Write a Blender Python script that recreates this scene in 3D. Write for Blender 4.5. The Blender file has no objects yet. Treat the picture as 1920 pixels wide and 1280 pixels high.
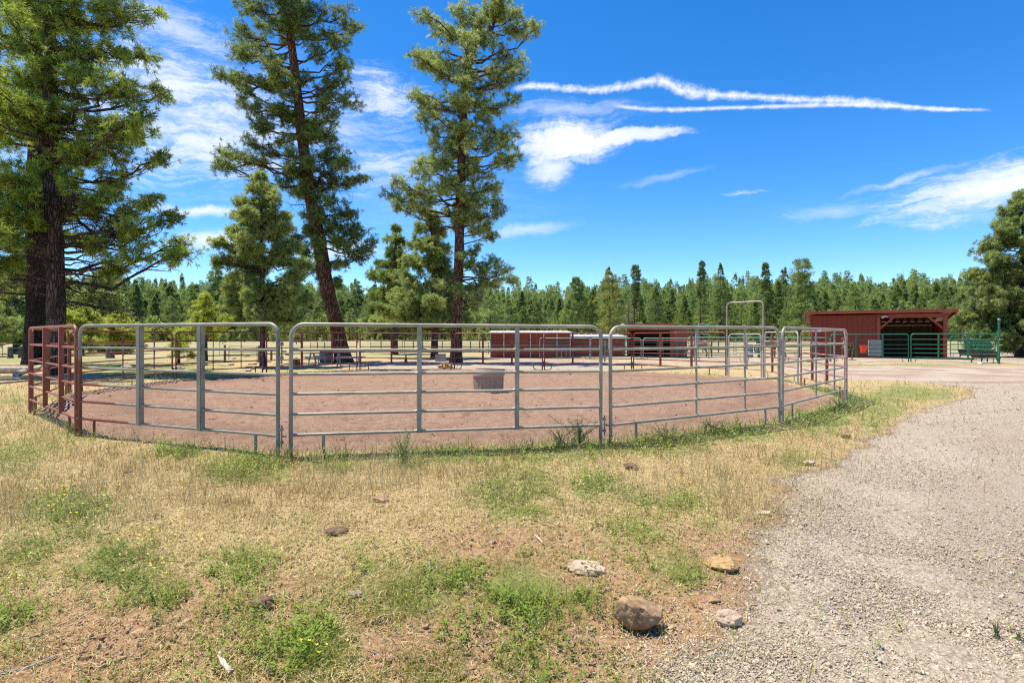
import bpy, math, random
import numpy as np
from mathutils import Vector, Matrix

R = math.radians
C = bpy.context.scene.collection
sc = bpy.context.scene

# ------------------------------------------------------------------ camera, world, sun
F, CX, HY, HC = 1060.0, 960.0, 631.0, 1.44     # focal length and horizon measured on a 1920 wide frame
cam = bpy.data.cameras.new('camera')
cam.sensor_width = 36.0
cam.lens = 36.0 * F / 1920.0
cam.shift_y = -(640 - HY) / 1920.0
cam.clip_end = 6000
cam.clip_start = 0.05
co = bpy.data.objects.new('camera', cam)
co.location = (0, 0, HC)
co.rotation_euler = (R(90), 0, 0)
C.objects.link(co)
sc.camera = co

SUN_EL, SUN_AZ = R(70), R(-76)          # azimuth from +Y towards +X
sunv = Vector((math.sin(SUN_AZ) * math.cos(SUN_EL), math.cos(SUN_AZ) * math.cos(SUN_EL), math.sin(SUN_EL)))
sl = bpy.data.lights.new('sun', 'SUN')
sl.energy = 4.9
sl.angle = R(0.53)
sl.color = (1.0, 0.935, 0.795)
so = bpy.data.objects.new('sun', sl)
so.rotation_euler = sunv.to_track_quat('Z', 'Y').to_euler()
so.location = (0, 0, 60)
C.objects.link(so)

sc.view_settings.view_transform = 'Standard'
sc.view_settings.look = 'None'
sc.view_settings.exposure = 0.74
sc.view_settings.gamma = 1.0
sc.render.film_transparent = False
sc.cycles.use_denoising = False
sc.cycles.filter_width = 1.2
sc.cycles.max_bounces = 6
sc.cycles.transparent_max_bounces = 6
sc.cycles.diffuse_bounces = 3
sc.cycles.glossy_bounces = 2
sc.cycles.transmission_bounces = 3


class NT:
    """small helper for wiring node trees"""
    def __init__(s, tree):
        s.t = tree
        s.n = tree.nodes
        s.l = tree.links

    def new(s, typ, **kw):
        nd = s.n.new(typ)
        for k, v in kw.items():
            setattr(nd, k, v)
        return nd

    def put(s, sock, v):
        if v is None:
            return
        if isinstance(v, bpy.types.NodeSocket):
            s.l.new(v, sock)
        else:
            if sock.type == 'RGBA' and len(v) == 3:
                v = (*v, 1)
            sock.default_value = v

    def m(s, op, a, b=None, c=None, clamp=False):
        nd = s.new('ShaderNodeMath', operation=op, use_clamp=clamp)
        for i, v in enumerate((a, b, c)):
            s.put(nd.inputs[i], v)
        return nd.outputs[0]

    def mix(s, f, a, b, blend='MIX'):
        nd = s.new('ShaderNodeMix', data_type='RGBA', blend_type=blend)
        s.put(nd.inputs[0], f)
        s.put(nd.inputs[6], a)
        s.put(nd.inputs[7], b)
        return nd.outputs[2]

    def smooth(s, v, lo, hi):
        nd = s.new('ShaderNodeMapRange', interpolation_type='SMOOTHSTEP', clamp=True)
        s.put(nd.inputs[0], v)
        s.put(nd.inputs[1], lo)
        s.put(nd.inputs[2], hi)
        return nd.outputs[0]

    def noise(s, vec, scale, detail=4, rough=0.55, dist=0.0):
        nd = s.new('ShaderNodeTexNoise')
        if vec is not None:
            s.l.new(vec, nd.inputs['Vector'])
        nd.inputs['Scale'].default_value = scale
        nd.inputs['Detail'].default_value = detail
        nd.inputs['Roughness'].default_value = rough
        nd.inputs['Distortion'].default_value = dist
        return nd.outputs['Fac']

    def vor(s, vec, scale, feature='F1', out='Distance', rnd=1.0):
        nd = s.new('ShaderNodeTexVoronoi', feature=feature)
        if vec is not None:
            s.l.new(vec, nd.inputs['Vector'])
        nd.inputs['Scale'].default_value = scale
        nd.inputs['Randomness'].default_value = rnd
        return nd.outputs[out]

    def comb(s, x, y, z):
        nd = s.new('ShaderNodeCombineXYZ')
        for i, v in enumerate((x, y, z)):
            s.put(nd.inputs[i], v)
        return nd.outputs[0]

    def sep(s, v):
        nd = s.new('ShaderNodeSeparateXYZ')
        s.l.new(v, nd.inputs[0])
        return nd.outputs

    def ramp(s, f, stops):
        nd = s.new('ShaderNodeValToRGB')
        cr = nd.color_ramp
        while len(cr.elements) < len(stops):
            cr.elements.new(0.5)
        for e, (p, c) in zip(cr.elements, stops):
            e.position = p
            e.color = (*c, 1) if len(c) == 3 else c
        s.put(nd.inputs[0], f)
        return nd.outputs[0]

    def curve(s, x, pts):
        """graph y(x) through pts, x and y both in 0..1"""
        nd = s.new('ShaderNodeFloatCurve')
        cu = nd.mapping.curves[0]
        pts = sorted(pts)
        while len(cu.points) < len(pts):
            cu.points.new(0.5, 0.5)
        for p, (a, b) in zip(cu.points, pts):
            p.location = (a, b)
            p.handle_type = 'AUTO'
        nd.mapping.update()
        s.put(nd.inputs['Value'], x)
        return nd.outputs[0]


def azel(px, py):
    a = math.degrees(math.atan((px - CX) / F))
    e = math.degrees(math.atan((HY - py) / math.hypot(F, px - CX)))
    return a, e


def make_world():
    w = bpy.data.worlds.new('World')
    sc.world = w
    w.use_nodes = True
    w.node_tree.nodes.clear()
    n = NT(w.node_tree)
    out = n.new('ShaderNodeOutputWorld')
    bg = n.new('ShaderNodeBackground')
    sky = n.new('ShaderNodeTexSky', sky_type='NISHITA')
    sky.sun_disc = False
    sky.sun_elevation = SUN_EL
    sky.sun_rotation = SUN_AZ
    sky.altitude = 2100
    sky.air_density = 1.0
    sky.dust_density = 1.1
    sky.ozone_density = 3.2
    hs = n.new('ShaderNodeHueSaturation')
    hs.inputs['Saturation'].default_value = 1.36
    hs.inputs['Hue'].default_value = 0.503
    hs.inputs['Value'].default_value = 1.75
    n.l.new(sky.outputs[0], hs.inputs['Color'])
    tc = n.new('ShaderNodeTexCoord')
    g = tc.outputs['Generated']
    x, y, z = n.sep(g)
    D = 180 / math.pi
    az = n.m('MULTIPLY', n.m('ARCTAN2', x, y), D)
    el = n.m('MULTIPLY', n.m('ARCSINE', z), D)
    P = n.comb(az, el, 0.0)
    # warped coordinates
    wn = n.new('ShaderNodeTexNoise')
    n.l.new(P, wn.inputs['Vector'])
    wn.inputs['Scale'].default_value = 0.16
    wn.inputs['Detail'].default_value = 5
    wn.inputs['Roughness'].default_value = 0.6
    wx, wy, _ = n.sep(wn.outputs['Color'])
    az2 = n.m('MULTIPLY_ADD', n.m('SUBTRACT', wx, 0.5), 5.0, az)
    el2 = n.m('MULTIPLY_ADD', n.m('SUBTRACT', wy, 0.5), 2.6, el)
    # streaky fibres, tilted
    st = n.comb(n.m('MULTIPLY', n.m('ADD', az2, n.m('MULTIPLY', el2, 1.2)), 0.055),
                n.m('MULTIPLY', n.m('SUBTRACT', el2, n.m('MULTIPLY', az2, 0.10)), 0.34), 0.0)
    fib = n.noise(st, 3.0, 9, 0.72, 0.7)
    fine = n.noise(P, 1.3, 6, 0.7, 0.3)

    def blob(px, py, rx, ry, rot=0.0):
        a, e = azel(px, py)
        k = 180 / math.pi / F
        da = n.m('SUBTRACT', az2, a)
        de = n.m('SUBTRACT', el2, e)
        c, s_ = math.cos(R(rot)), math.sin(R(rot))
        u = n.m('ADD', n.m('MULTIPLY', da, c), n.m('MULTIPLY', de, s_))
        v = n.m('SUBTRACT', n.m('MULTIPLY', de, c), n.m('MULTIPLY', da, s_))
        u = n.m('DIVIDE', u, rx * k * 0.9)
        v = n.m('DIVIDE', v, ry * k * 0.9)
        r2 = n.m('SQRT', n.m('ADD', n.m('MULTIPLY', u, u), n.m('MULTIPLY', v, v)))
        return n.m('SUBTRACT', 1.0, r2)

    dens = None

    def add(v):
        nonlocal dens
        dens = v if dens is None else n.m('SUBTRACT', 1.0, n.m('MULTIPLY', n.m('SUBTRACT', 1.0, dens), n.m('SUBTRACT', 1.0, v)))

    def cloud(px, py, rx, ry, rot, amt, hard=0.55, fk=1.1):
        b = blob(px, py, rx, ry, rot)
        v = n.m('ADD', b, n.m('MULTIPLY', n.m('SUBTRACT', fib, 0.52), fk))
        v = n.m('ADD', v, n.m('MULTIPLY', n.m('SUBTRACT', fine, 0.5), 0.35))
        v = n.smooth(v, 0.0, hard * 1.3)
        tex = n.m('ADD', n.m('MULTIPLY', fib, 0.9), n.m('MULTIPLY', fine, 0.35), clamp=True)
        add(n.m('MULTIPLY', n.m('MULTIPLY', v, n.m('ADD', tex, n.m('MULTIPLY', v, 0.7), clamp=True)), amt))

    # the bright cloud beside the third pine, with its hanging tail
    cloud(1070, 262, 150, 48, 0, 1.0, 0.5, 0.9)
    cloud(1180, 256, 150, 18, 2, 0.85, 0.5, 0.8)
    cloud(1030, 315, 75, 50, 22, 0.85, 0.75, 1.2)
    cloud(1070, 205, 190, 26, 0, 0.5, 0.9, 1.4)
    cloud(985, 430, 130, 20, 6, 0.55, 0.8, 1.0)
    cloud(1240, 335, 130, 12, 5, 0.25, 0.8, 1.2)
    cloud(1395, 364, 50, 6, 1, 0.4, 0.8, 1.0)
    # right-hand cirrus
    cloud(1880, 345, 210, 58, 8, 1.0, 0.7, 1.3)
    cloud(1700, 330, 110, 10, 10, 0.5, 0.8, 1.0)
    cloud(1560, 390, 110, 22, 0, 0.38, 0.9, 1.3)
    # veils among the pines on the left
    cloud(330, 150, 210, 60, -6, 1.0, 1.0, 1.9)
    cloud(720, 180, 130, 60, -4, 1.0, 1.0, 1.9)
    cloud(400, 270, 220, 90, 0, 0.85, 1.0, 2.0)
    cloud(730, 310, 160, 60, 2, 0.8, 1.0, 1.9)
    cloud(380, 395, 150, 16, -2, 1.0, 0.9, 1.2)
    cloud(400, 450, 130, 26, 10, 1.0, 0.9, 1.2)
    cloud(640, 470, 160, 30, 0, 0.7, 0.9, 1.6)
    cloud(320, 40, 240, 50, -16, 0.6, 1.0, 2.0)
    cloud(60, 230, 260, 160, 0, 0.5, 1.0, 2.0)
    cloud(360, 220, 420, 200, 0, 0.62, 1.3, 1.5)
    cloud(800, 380, 420, 120, 3, 0.25, 1.4, 1.4)
    cloud(640, 240, 260, 70, 6, 0.5, 1.2, 1.8)

    # two contrails: elevation and width are graphs of azimuth
    def trail(pts, amt, rough):
        A0, A1, E0, E1 = -10.0, 45.0, 10.0, 32.0
        cp, cw = [], []
        for px, py, w_ in pts:
            a, e = azel(px, py)
            cp.append(((a - A0) / (A1 - A0), (e - E0) / (E1 - E0)))
            cw.append(((a - A0) / (A1 - A0), w_ / F * 180 / math.pi))
        t = n.m('DIVIDE', n.m('SUBTRACT', az, A0), A1 - A0)
        ce = n.m('MULTIPLY_ADD', n.curve(t, cp), E1 - E0, E0)
        wd = n.curve(t, cw)
        puff = n.noise(P, 1.1, 5, 0.62, 0.2)
        d = n.m('ABSOLUTE', n.m('SUBTRACT', el, ce))
        v = n.m('DIVIDE', d, n.m('MULTIPLY', n.m('MAXIMUM', wd, 0.01), 0.85))
        v = n.m('SUBTRACT', 1.15, v)
        v = n.m('ADD', v, n.m('MULTIPLY', n.m('SUBTRACT', puff, 0.5), rough))
        amt = n.m('MULTIPLY', amt, n.m('MULTIPLY_ADD', n.smooth(fine, 0.3, 0.6), 0.45, 0.55))
        lo, hi = cp[0][0], cp[-1][0]
        gate = n.m('MULTIPLY', n.smooth(t, lo - 0.005, lo + 0.02), n.m('SUBTRACT', 1.0, n.smooth(t, hi - 0.03, hi + 0.004)))
        add(n.m('MULTIPLY', n.m('MULTIPLY', n.smooth(v, -0.25, 1.35), amt), gate))

    trail([(960, 168, 5), (1000, 162, 7), (1060, 166, 7), (1110, 169, 7), (1160, 164, 8), (1215, 153, 9), (1245, 153, 12), (1275, 168, 13), (1330, 177, 10), (1400, 180, 7), (1500, 187, 7),
           (1590, 190, 8), (1650, 196, 7), (1740, 204, 4), (1860, 206, 2.5)], 0.95, 2.4)
    trail([(1150, 198, 3), (1200, 204, 5), (1260, 206, 5), (1350, 203, 4), (1450, 200, 4), (1560, 197, 4), (1640, 198, 4), (1750, 202, 3)], 0.9, 1.6)

    above = n.smooth(el, 0.0, 4.0)
    # soft brightening towards the horizon comes from the sky model itself
    cl = n.mix(n.m('MULTIPLY', dens, above), hs.outputs[0], (7.4, 7.8, 8.2))
    n.l.new(cl, bg.inputs['Color'])
    bg.inputs['Strength'].default_value = 0.082
    n.l.new(bg.outputs[0], out.inputs['Surface'])


make_world()

# ------------------------------------------------------------------ maths helpers
rng = np.random.default_rng(7)
random.seed(7)


def G(px, py):
    """ground point seen at a place of the measured frame"""
    d = HC * F / (py - HY)
    return ((px - CX) * d / F, d)


def W(px, d):
    return ((px - CX) * d / F, d)


def Z(py, d):
    return HC + (HY - py) * d / F


def vnoise(x, y, seed=0):
    x = np.asarray(x, float)
    y = np.asarray(y, float)
    xi = np.floor(x).astype(np.int64)
    yi = np.floor(y).astype(np.int64)
    fx, fy = x - xi, y - yi
    fx = fx * fx * (3 - 2 * fx)
    fy = fy * fy * (3 - 2 * fy)

    def h(a, b):
        v = (a * 374761393 + b * 668265263 + seed * 982451653) & 0xffffffff
        v = ((v ^ (v >> 13)) * 1274126177) & 0xffffffff
        v = v ^ (v >> 16)
        return (v & 0xffff) / 65535.0
    return (h(xi, yi) * (1 - fx) + h(xi + 1, yi) * fx) * (1 - fy) + (h(xi, yi + 1) * (1 - fx) + h(xi + 1, yi + 1) * fx) * fy


def fbm(x, y, sc_=1.0, oct_=4, seed=0):
    a, t, s = 1.0, 0.0, 0.0
    for i in range(oct_):
        s = s + a * vnoise(np.asarray(x) * sc_, np.asarray(y) * sc_, seed + i * 17)
        t += a
        a *= 0.5
        sc_ *= 2.03
    return s / t


def sstep(v, a, b):
    t = np.clip((v - a) / (b - a), 0, 1)
    return t * t * (3 - 2 * t)


def poly_sd(x, y, poly):
    """signed distance to a polygon, positive inside"""
    x = np.asarray(x, float)
    y = np.asarray(y, float)
    dmin = np.full(x.shape, 1e9)
    ins = np.zeros(x.shape, bool)
    m = len(poly)
    for i in range(m):
        x0, y0 = poly[i]
        x1, y1 = poly[(i + 1) % m]
        ex, ey = x1 - x0, y1 - y0
        t = np.clip(((x - x0) * ex + (y - y0) * ey) / (ex * ex + ey * ey + 1e-12), 0, 1)
        dmin = np.minimum(dmin, np.hypot(x - x0 - t * ex, y - y0 - t * ey))
        c = (y0 > y) != (y1 > y)
        xx = (x1 - x0) * (y - y0) / ((y1 - y0) if abs(y1 - y0) > 1e-9 else 1e-9) + x0
        ins ^= c & (x < xx)
    return np.where(ins, dmin, -dmin)


# pen posts, as pairs of panel ends (pixel x, distance)
PEN = [
    ((56, 10.25), (143, 7.95)),      # 1 red, far left
    ((150, 7.9), (521, 6.55)),       # 2 grey with rust
    ((545, 6.6), (1126, 7.45)),      # 3 nearest
    ((1145, 7.45), (1461, 9.25)),    # 4
    ((1467, 9.35), (1587, 12.4)),    # 5
    ((1585, 12.6), (1502, 16.2)),    # 6
    ((1496, 16.5), (1434, 19.1)),    # 7
    ((1361, 20.2), (1188, 23.2)),    # 8
    ((1184, 23.25), (1021, 23.9)),   # 9
    ((1017, 23.95), (852, 24.6)),    # 10
    ((846, 24.6), (675, 24.1)),      # 11
    ((669, 24.05), (500, 21.2)),     # 12
    ((492, 21.1), (330, 18.6)),      # 13
    ((323, 18.5), (132, 14.2)),      # 14
    ((128, 14.0), (60, 10.45)),      # 15
]
pen_poly = []
for a, b in PEN:
    pen_poly += [W(*a), W(*b)]
pc = np.mean(np.array(pen_poly), axis=0)
pen_in = [tuple(pc + (np.array(p) - pc) * 0.985) for p in pen_poly]

gravel_poly = [G(1215, 1285), G(1300, 1215), G(1385, 1150), G(1392, 1090), G(1392, 1010), G(1440, 950), G(1560, 872), G(1640, 812), G(1715, 772),
               G(1820, 745), G(1830, 728), G(1720, 716), G(1600, 712), (11.0, 21.0), (12.5, 27.4), (20, 27.6), (60, 27), (60, -8), (3, -8), (0.2, -4), (0.35, 0.5), (0.45, 1.6)]
back_road = [G(560, 686), G(700, 676), G(860, 670), G(1010, 671), G(1120, 676), G(1150, 684), G(1190, 697), G(1000, 697), G(850, 694), G(690, 694)]


def gz(x, y):
    x = np.asarray(x, float)
    y = np.asarray(y, float)
    r = np.hypot(x, y)
    near = 1 - sstep(r, 35, 60)
    z = 0.05 * (fbm(x, y, 0.25, 3, 3) - 0.5) * near
    # pen surface sits a little lower than the turf around it
    sd = poly_sd(x, y, pen_in) if x.ndim else poly_sd(x[None], y[None], pen_in)[0]
    sd = sd + 0.22 * (fbm(x, y, 1.6, 3, 9) - 0.5)
    pen = sstep(sd, -0.02, 0.16)
    z = z + 0.045 * sstep(sd, -0.7, -0.02) * (1 - pen) - 0.035 * pen
    # meadow: slight swells, then the wooded hill
    z = z + 0.5 * (fbm(x, y, 0.02, 2, 5) - 0.5) * sstep(r, 60, 130)
    hill = sstep(r, 215, 430) * (y > 0)
    az = np.arctan2(x, np.maximum(y, 1e-3))
    amp = 18.5 + 3.5 * np.exp(-((az - 0.36) / 0.2) ** 2) - 3 * sstep(az, 0.55, 0.75) - 2.5 * sstep(-az, 0.45, 0.65) + 1.5 * (fbm(x, y, 0.02, 3, 8) - 0.5)
    z = z + amp * hill
    return z


def gzs(x, y):
    return float(gz(np.array([x]), np.array([y]))[0])


# ------------------------------------------------------------------ object helpers
def tag(o, label=None, cat=None, group=None, kind=None):
    if label:
        o['label'] = label
    if cat:
        o['category'] = cat
    if group:
        o['group'] = group
    if kind:
        o['kind'] = kind
    return o


def empty(name, loc, rz=0.0, label=None, cat=None, group=None):
    o = bpy.data.objects.new(name, None)
    o.empty_display_size = 0.2
    o.location = loc
    o.rotation_euler = (0, 0, rz)
    C.objects.link(o)
    return tag(o, label, cat, group)


def mesh_np(name, v, f, mat, parent=None, attrs=None, smooth=False, loc=None):
    """mesh from numpy vertices and an (n,3) or (n,4) face array, or a list of those"""
    me = bpy.data.meshes.new(name)
    v = np.asarray(v, np.float32)
    fl = f if isinstance(f, list) else [f]
    fl = [np.asarray(q, np.int32) for q in fl if len(q)]
    nl = sum(q.size for q in fl)
    npoly = sum(len(q) for q in fl)
    me.vertices.add(len(v))
    me.vertices.foreach_set('co', v.ravel())
    me.loops.add(nl)
    me.loops.foreach_set('vertex_index', np.concatenate([q.ravel() for q in fl]))
    me.polygons.add(npoly)
    tot = np.concatenate([np.full(len(q), q.shape[1], np.int32) for q in fl])
    st = np.concatenate([[0], np.cumsum(tot)[:-1]]).astype(np.int32)
    me.polygons.foreach_set('loop_start', st)
    me.polygons.foreach_set('loop_total', tot)
    me.update(calc_edges=True)
    me.polygons.foreach_set('use_smooth', np.full(npoly, bool(smooth)))
    for k, a in (attrs or {}).items():
        at = me.attributes.new(k, 'FLOAT', 'POINT')
        at.data.foreach_set('value', np.asarray(a, np.float32))
    me.materials.append(mat)
    o = bpy.data.objects.new(name, me)
    if loc is not None:
        o.location = loc
    C.objects.link(o)
    if parent is not None:
        o.parent = parent
    return o


class MB:
    """collects shapes that become one mesh"""
    def __init__(s):
        s.v, s.f3, s.f4, s.n = [], [], [], 0

    def add(s, v, f3=None, f4=None):
        v = np.asarray(v, float)
        s.v.append(v)
        if f3 is not None and len(f3):
            s.f3.append(np.asarray(f3) + s.n)
        if f4 is not None and len(f4):
            s.f4.append(np.asarray(f4) + s.n)
        s.n += len(v)

    def box(s, c, size, rot=None, taper=1.0):
        x, y, z = [q / 2 for q in size]
        v = np.array([(-x, -y, -z), (x, -y, -z), (x, y, -z), (-x, y, -z), (-x * taper, -y * taper, z), (x * taper, -y * taper, z), (x * taper, y * taper, z), (-x * taper, y * taper, z)])
        if rot is not None:
            v = v @ np.array(rot).T
        s.add(v + np.array(c), f4=[(0, 3, 2, 1), (4, 5, 6, 7), (0, 1, 5, 4), (1, 2, 6, 5), (2, 3, 7, 6), (3, 0, 4, 7)])

    def beam(s, a, b, w, h, up=(0, 0, 1)):
        a, b = np.array(a, float), np.array(b, float)
        d = b - a
        L = np.linalg.norm(d)
        d /= L
        u = np.array(up, float)
        sd = np.cross(u, d)
        if np.linalg.norm(sd) < 1e-4:
            sd = np.cross((1, 0, 0), d)
        sd /= np.linalg.norm(sd)
        u = np.cross(d, sd)
        s.box((a + b) / 2, (w, h, L), rot=np.stack([sd, u, d], 1))

    def tube(s, pts, rad, n=8, cap=True):
        pts = np.asarray(pts, float)
        k = len(pts)
        rad = np.broadcast_to(np.asarray(rad, float), (k,))
        t = np.gradient(pts, axis=0) if k > 2 else np.tile(pts[1] - pts[0], (2, 1))
        t /= np.linalg.norm(t, axis=1)[:, None] + 1e-12
        up = np.array((0, 0, 1.0)) if abs(t[0][2]) < 0.9 else np.array((0, 1.0, 0))
        u = np.cross(t[0], up)
        u /= np.linalg.norm(u)
        rings = []
        an = np.arange(n) * 2 * math.pi / n
        for i in range(k):
            u = u - t[i] * np.dot(u, t[i])
            u /= np.linalg.norm(u) + 1e-12
            w = np.cross(t[i], u)
            rings.append(pts[i] + rad[i] * (np.cos(an)[:, None] * u + np.sin(an)[:, None] * w))
        v = np.concatenate(rings)
        i = np.arange(k - 1)[:, None] * n
        j = np.arange(n)[None, :]
        j2 = (j + 1) % n
        f4 = np.stack([i + j, i + j2, i + n + j2, i + n + j], -1).reshape(-1, 4)
        f3 = None
        if cap:
            v = np.concatenate([v, pts[:1], pts[-1:]])
            c0, c1 = k * n, k * n + 1
            jj = np.arange(n)
            f3 = np.concatenate([np.stack([np.full(n, c0), (jj + 1) % n, jj], 1),
                                 np.stack([np.full(n, c1), (k - 1) * n + jj, (k - 1) * n + (jj + 1) % n], 1)])
        s.add(v, f3, f4)

    def lathe(s, prof, n=24, c=(0, 0, 0), ribs=0, ribamp=0.0, sy=1.0):
        k = len(prof)
        an = np.arange(n) * 2 * math.pi / n
        rings = []
        for r, z in prof:
            rr = r + (ribamp * np.sign(np.sin(an * ribs)) if ribs and r > 0.01 else 0)
            rings.append(np.stack([np.cos(an) * rr, np.sin(an) * rr * sy, np.full(n, z)], 1))
        v = np.concatenate(rings) + np.array(c)
        i = np.arange(k - 1)[:, None] * n
        j = np.arange(n)[None, :]
        j2 = (j + 1) % n
        s.add(v, f4=np.stack([i + j, i + j2, i + n + j2, i + n + j], -1).reshape(-1, 4))

    def build(s, name, mat, parent=None, smooth=False, attrs=None):
        f = []
        if s.f4:
            f.append(np.concatenate(s.f4))
        if s.f3:
            f.append(np.concatenate(s.f3))
        o = mesh_np(name, np.concatenate(s.v), f, mat, parent, attrs, smooth)
        if smooth:
            me = o.data
            try:
                me.set_sharp_from_angle(angle=R(45))
            except Exception:
                pass
        return o


# ------------------------------------------------------------------ materials
def newmat(name):
    m = bpy.data.materials.new(name)
    m.use_nodes = True
    n = NT(m.node_tree)
    b = m.node_tree.nodes['Principled BSDF']
    return m, n, b


def bump(n, b, h, strength=0.5, dist=0.01):
    bp = n.new('ShaderNodeBump')
    bp.inputs['Strength'].default_value = strength
    bp.inputs['Distance'].default_value = dist
    n.l.new(h, bp.inputs['Height'])
    n.l.new(bp.outputs[0], b.inputs['Normal'])


def mat_galv(name='galvanised steel', tint=(0.36, 0.32, 0.25), red=None):
    m, n, b = newmat(name)
    tc = n.new('ShaderNodeTexCoord').outputs['Object']
    a = n.noise(tc, 3.5, 4, 0.55)
    f = n.noise(tc, 70, 3, 0.6)
    dk = tuple(c * 0.78 for c in tint)
    lt = tuple(min(1, c * 1.15) for c in tint)
    col = n.mix(n.smooth(a, 0.35, 0.7), dk, lt)
    col = n.mix(n.m('MULTIPLY', n.smooth(f, 0.62, 0.75), 0.5), col, (0.16, 0.12, 0.09))
    rust = n.smooth(n.noise(tc, 4.3, 5, 0.7), 0.63, 0.72)
    col = n.mix(n.m('MULTIPLY', rust, 0.55), col, (0.19, 0.09, 0.055))
    met = 0.12
    if red is not None:
        # lower corner still wears its old red paint; the edge of it is ragged
        x, y, z = n.sep(tc)
        e = n.m('SUBTRACT', n.m('ADD', n.m('MULTIPLY', x, red[0]), n.m('MULTIPLY', z, red[1])), red[2])
        e = n.m('ADD', e, n.m('MULTIPLY', n.m('SUBTRACT', n.noise(tc, 6, 4, 0.7), 0.5), 0.35))
        k = n.smooth(e, 0.0, 0.06)
        col = n.mix(k, col, n.mix(a, (0.15, 0.032, 0.016), (0.22, 0.06, 0.035)))
    n.l.new(col, b.inputs['Base Color'])
    b.inputs['Metallic'].default_value = met
    n.put(b.inputs['Roughness'], n.m('MULTIPLY_ADD', a, 0.25, 0.38))
    bump(n, b, f, 0.12, 0.002)
    return m


def mat_paint(name, c0, c1, worn=(0.36, 0.34, 0.31), wear=0.62, rough=0.42):
    m, n, b = newmat(name)
    tc = n.new('ShaderNodeTexCoord').outputs['Object']
    a = n.noise(tc, 5, 5, 0.65)
    f = n.noise(tc, 38, 4, 0.7)
    col = n.mix(a, c0, c1)
    k = n.smooth(n.m('ADD', n.m('MULTIPLY', f, 0.5), n.m('MULTIPLY', n.noise(tc, 2.2, 4, 0.6), 0.5)), wear - 0.04, wear + 0.02)
    col = n.mix(k, col, worn)
    n.l.new(col, b.inputs['Base Color'])
    n.put(b.inputs['Roughness'], n.m('MULTIPLY_ADD', a, 0.3, rough - 0.1))
    b.inputs['Metallic'].default_value = 0.1
    bump(n, b, f, 0.2, 0.003)
    return m


def mat_plain(name, col, rough=0.7, var=0.25, scale=6.0, metallic=0.0, bumps=0.3, stretch=(1, 1, 1)):
    m, n, b = newmat(name)
    tc = n.new('ShaderNodeTexCoord').outputs['Object']
    mp = n.new('ShaderNodeMapping')
    mp.inputs['Scale'].default_value = stretch
    n.l.new(tc, mp.inputs[0])
    v = mp.outputs[0]
    a = n.noise(v, scale, 6, 0.65)
    f = n.noise(v, scale * 9, 3, 0.6)
    lo = tuple(c * (1 - var) for c in col)
    hi = tuple(min(1, c * (1 + var)) for c in col)
    c = n.mix(n.smooth(a, 0.3, 0.7), lo, hi)
    c = n.mix(n.m('MULTIPLY', n.smooth(f, 0.55, 0.8), 0.35), c, tuple(q * 0.5 for q in col))
    n.l.new(c, b.inputs['Base Color'])
    b.inputs['Roughness'].default_value = rough
    b.inputs['Metallic'].default_value = metallic
    bump(n, b, n.m('ADD', a, n.m('MULTIPLY', f, 0.4)), bumps, 0.01)
    return m


def mat_boards(name, col, pitch=0.2, rough=0.7):
    """painted siding with vertical board grooves"""
    m, n, b = newmat(name)
    tc = n.new('ShaderNodeTexCoord').outputs['Object']
    x, y, z = n.sep(tc)
    u = n.m('FRACT', n.m('DIVIDE', n.m('ADD', x, y), pitch))
    groove = n.m('SUBTRACT', 1.0, n.smooth(n.m('ABSOLUTE', n.m('SUBTRACT', u, 0.5)), 0.0, 0.08))
    bid = n.m('FLOOR', n.m('DIVIDE', n.m('ADD', x, y), pitch))
    wn = n.new('ShaderNodeTexWhiteNoise', noise_dimensions='1D')
    n.l.new(bid, wn.inputs['W'])
    a = n.noise(n.comb(n.m('MULTIPLY', x, 3.0), n.m('MULTIPLY', y, 3.0), z), 2.0, 6, 0.7)
    c = n.mix(a, tuple(q * 0.75 for q in col), tuple(min(1, q * 1.2) for q in col))
    c = n.mix(n.m('MULTIPLY', wn.outputs[0], 0.22), c, tuple(q * 0.5 for q in col))
    c = n.mix(n.m('MULTIPLY', groove, 0.6), c, tuple(q * 0.3 for q in col))
    hor = n.m('ABSOLUTE', n.m('SUBTRACT', n.m('FRACT', n.m('DIVIDE', z, 1.22)), 0.5))
    c = n.mix(n.m('MULTIPLY', n.m('SUBTRACT', 1.0, n.smooth(hor, 0.0, 0.012)), 0.6), c, tuple(q * 0.35 for q in col))
    n.l.new(c, b.inputs['Base Color'])
    b.inputs['Roughness'].default_value = rough
    bump(n, b, n.m('SUBTRACT', a, groove), 0.4, 0.01)
    return m


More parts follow.
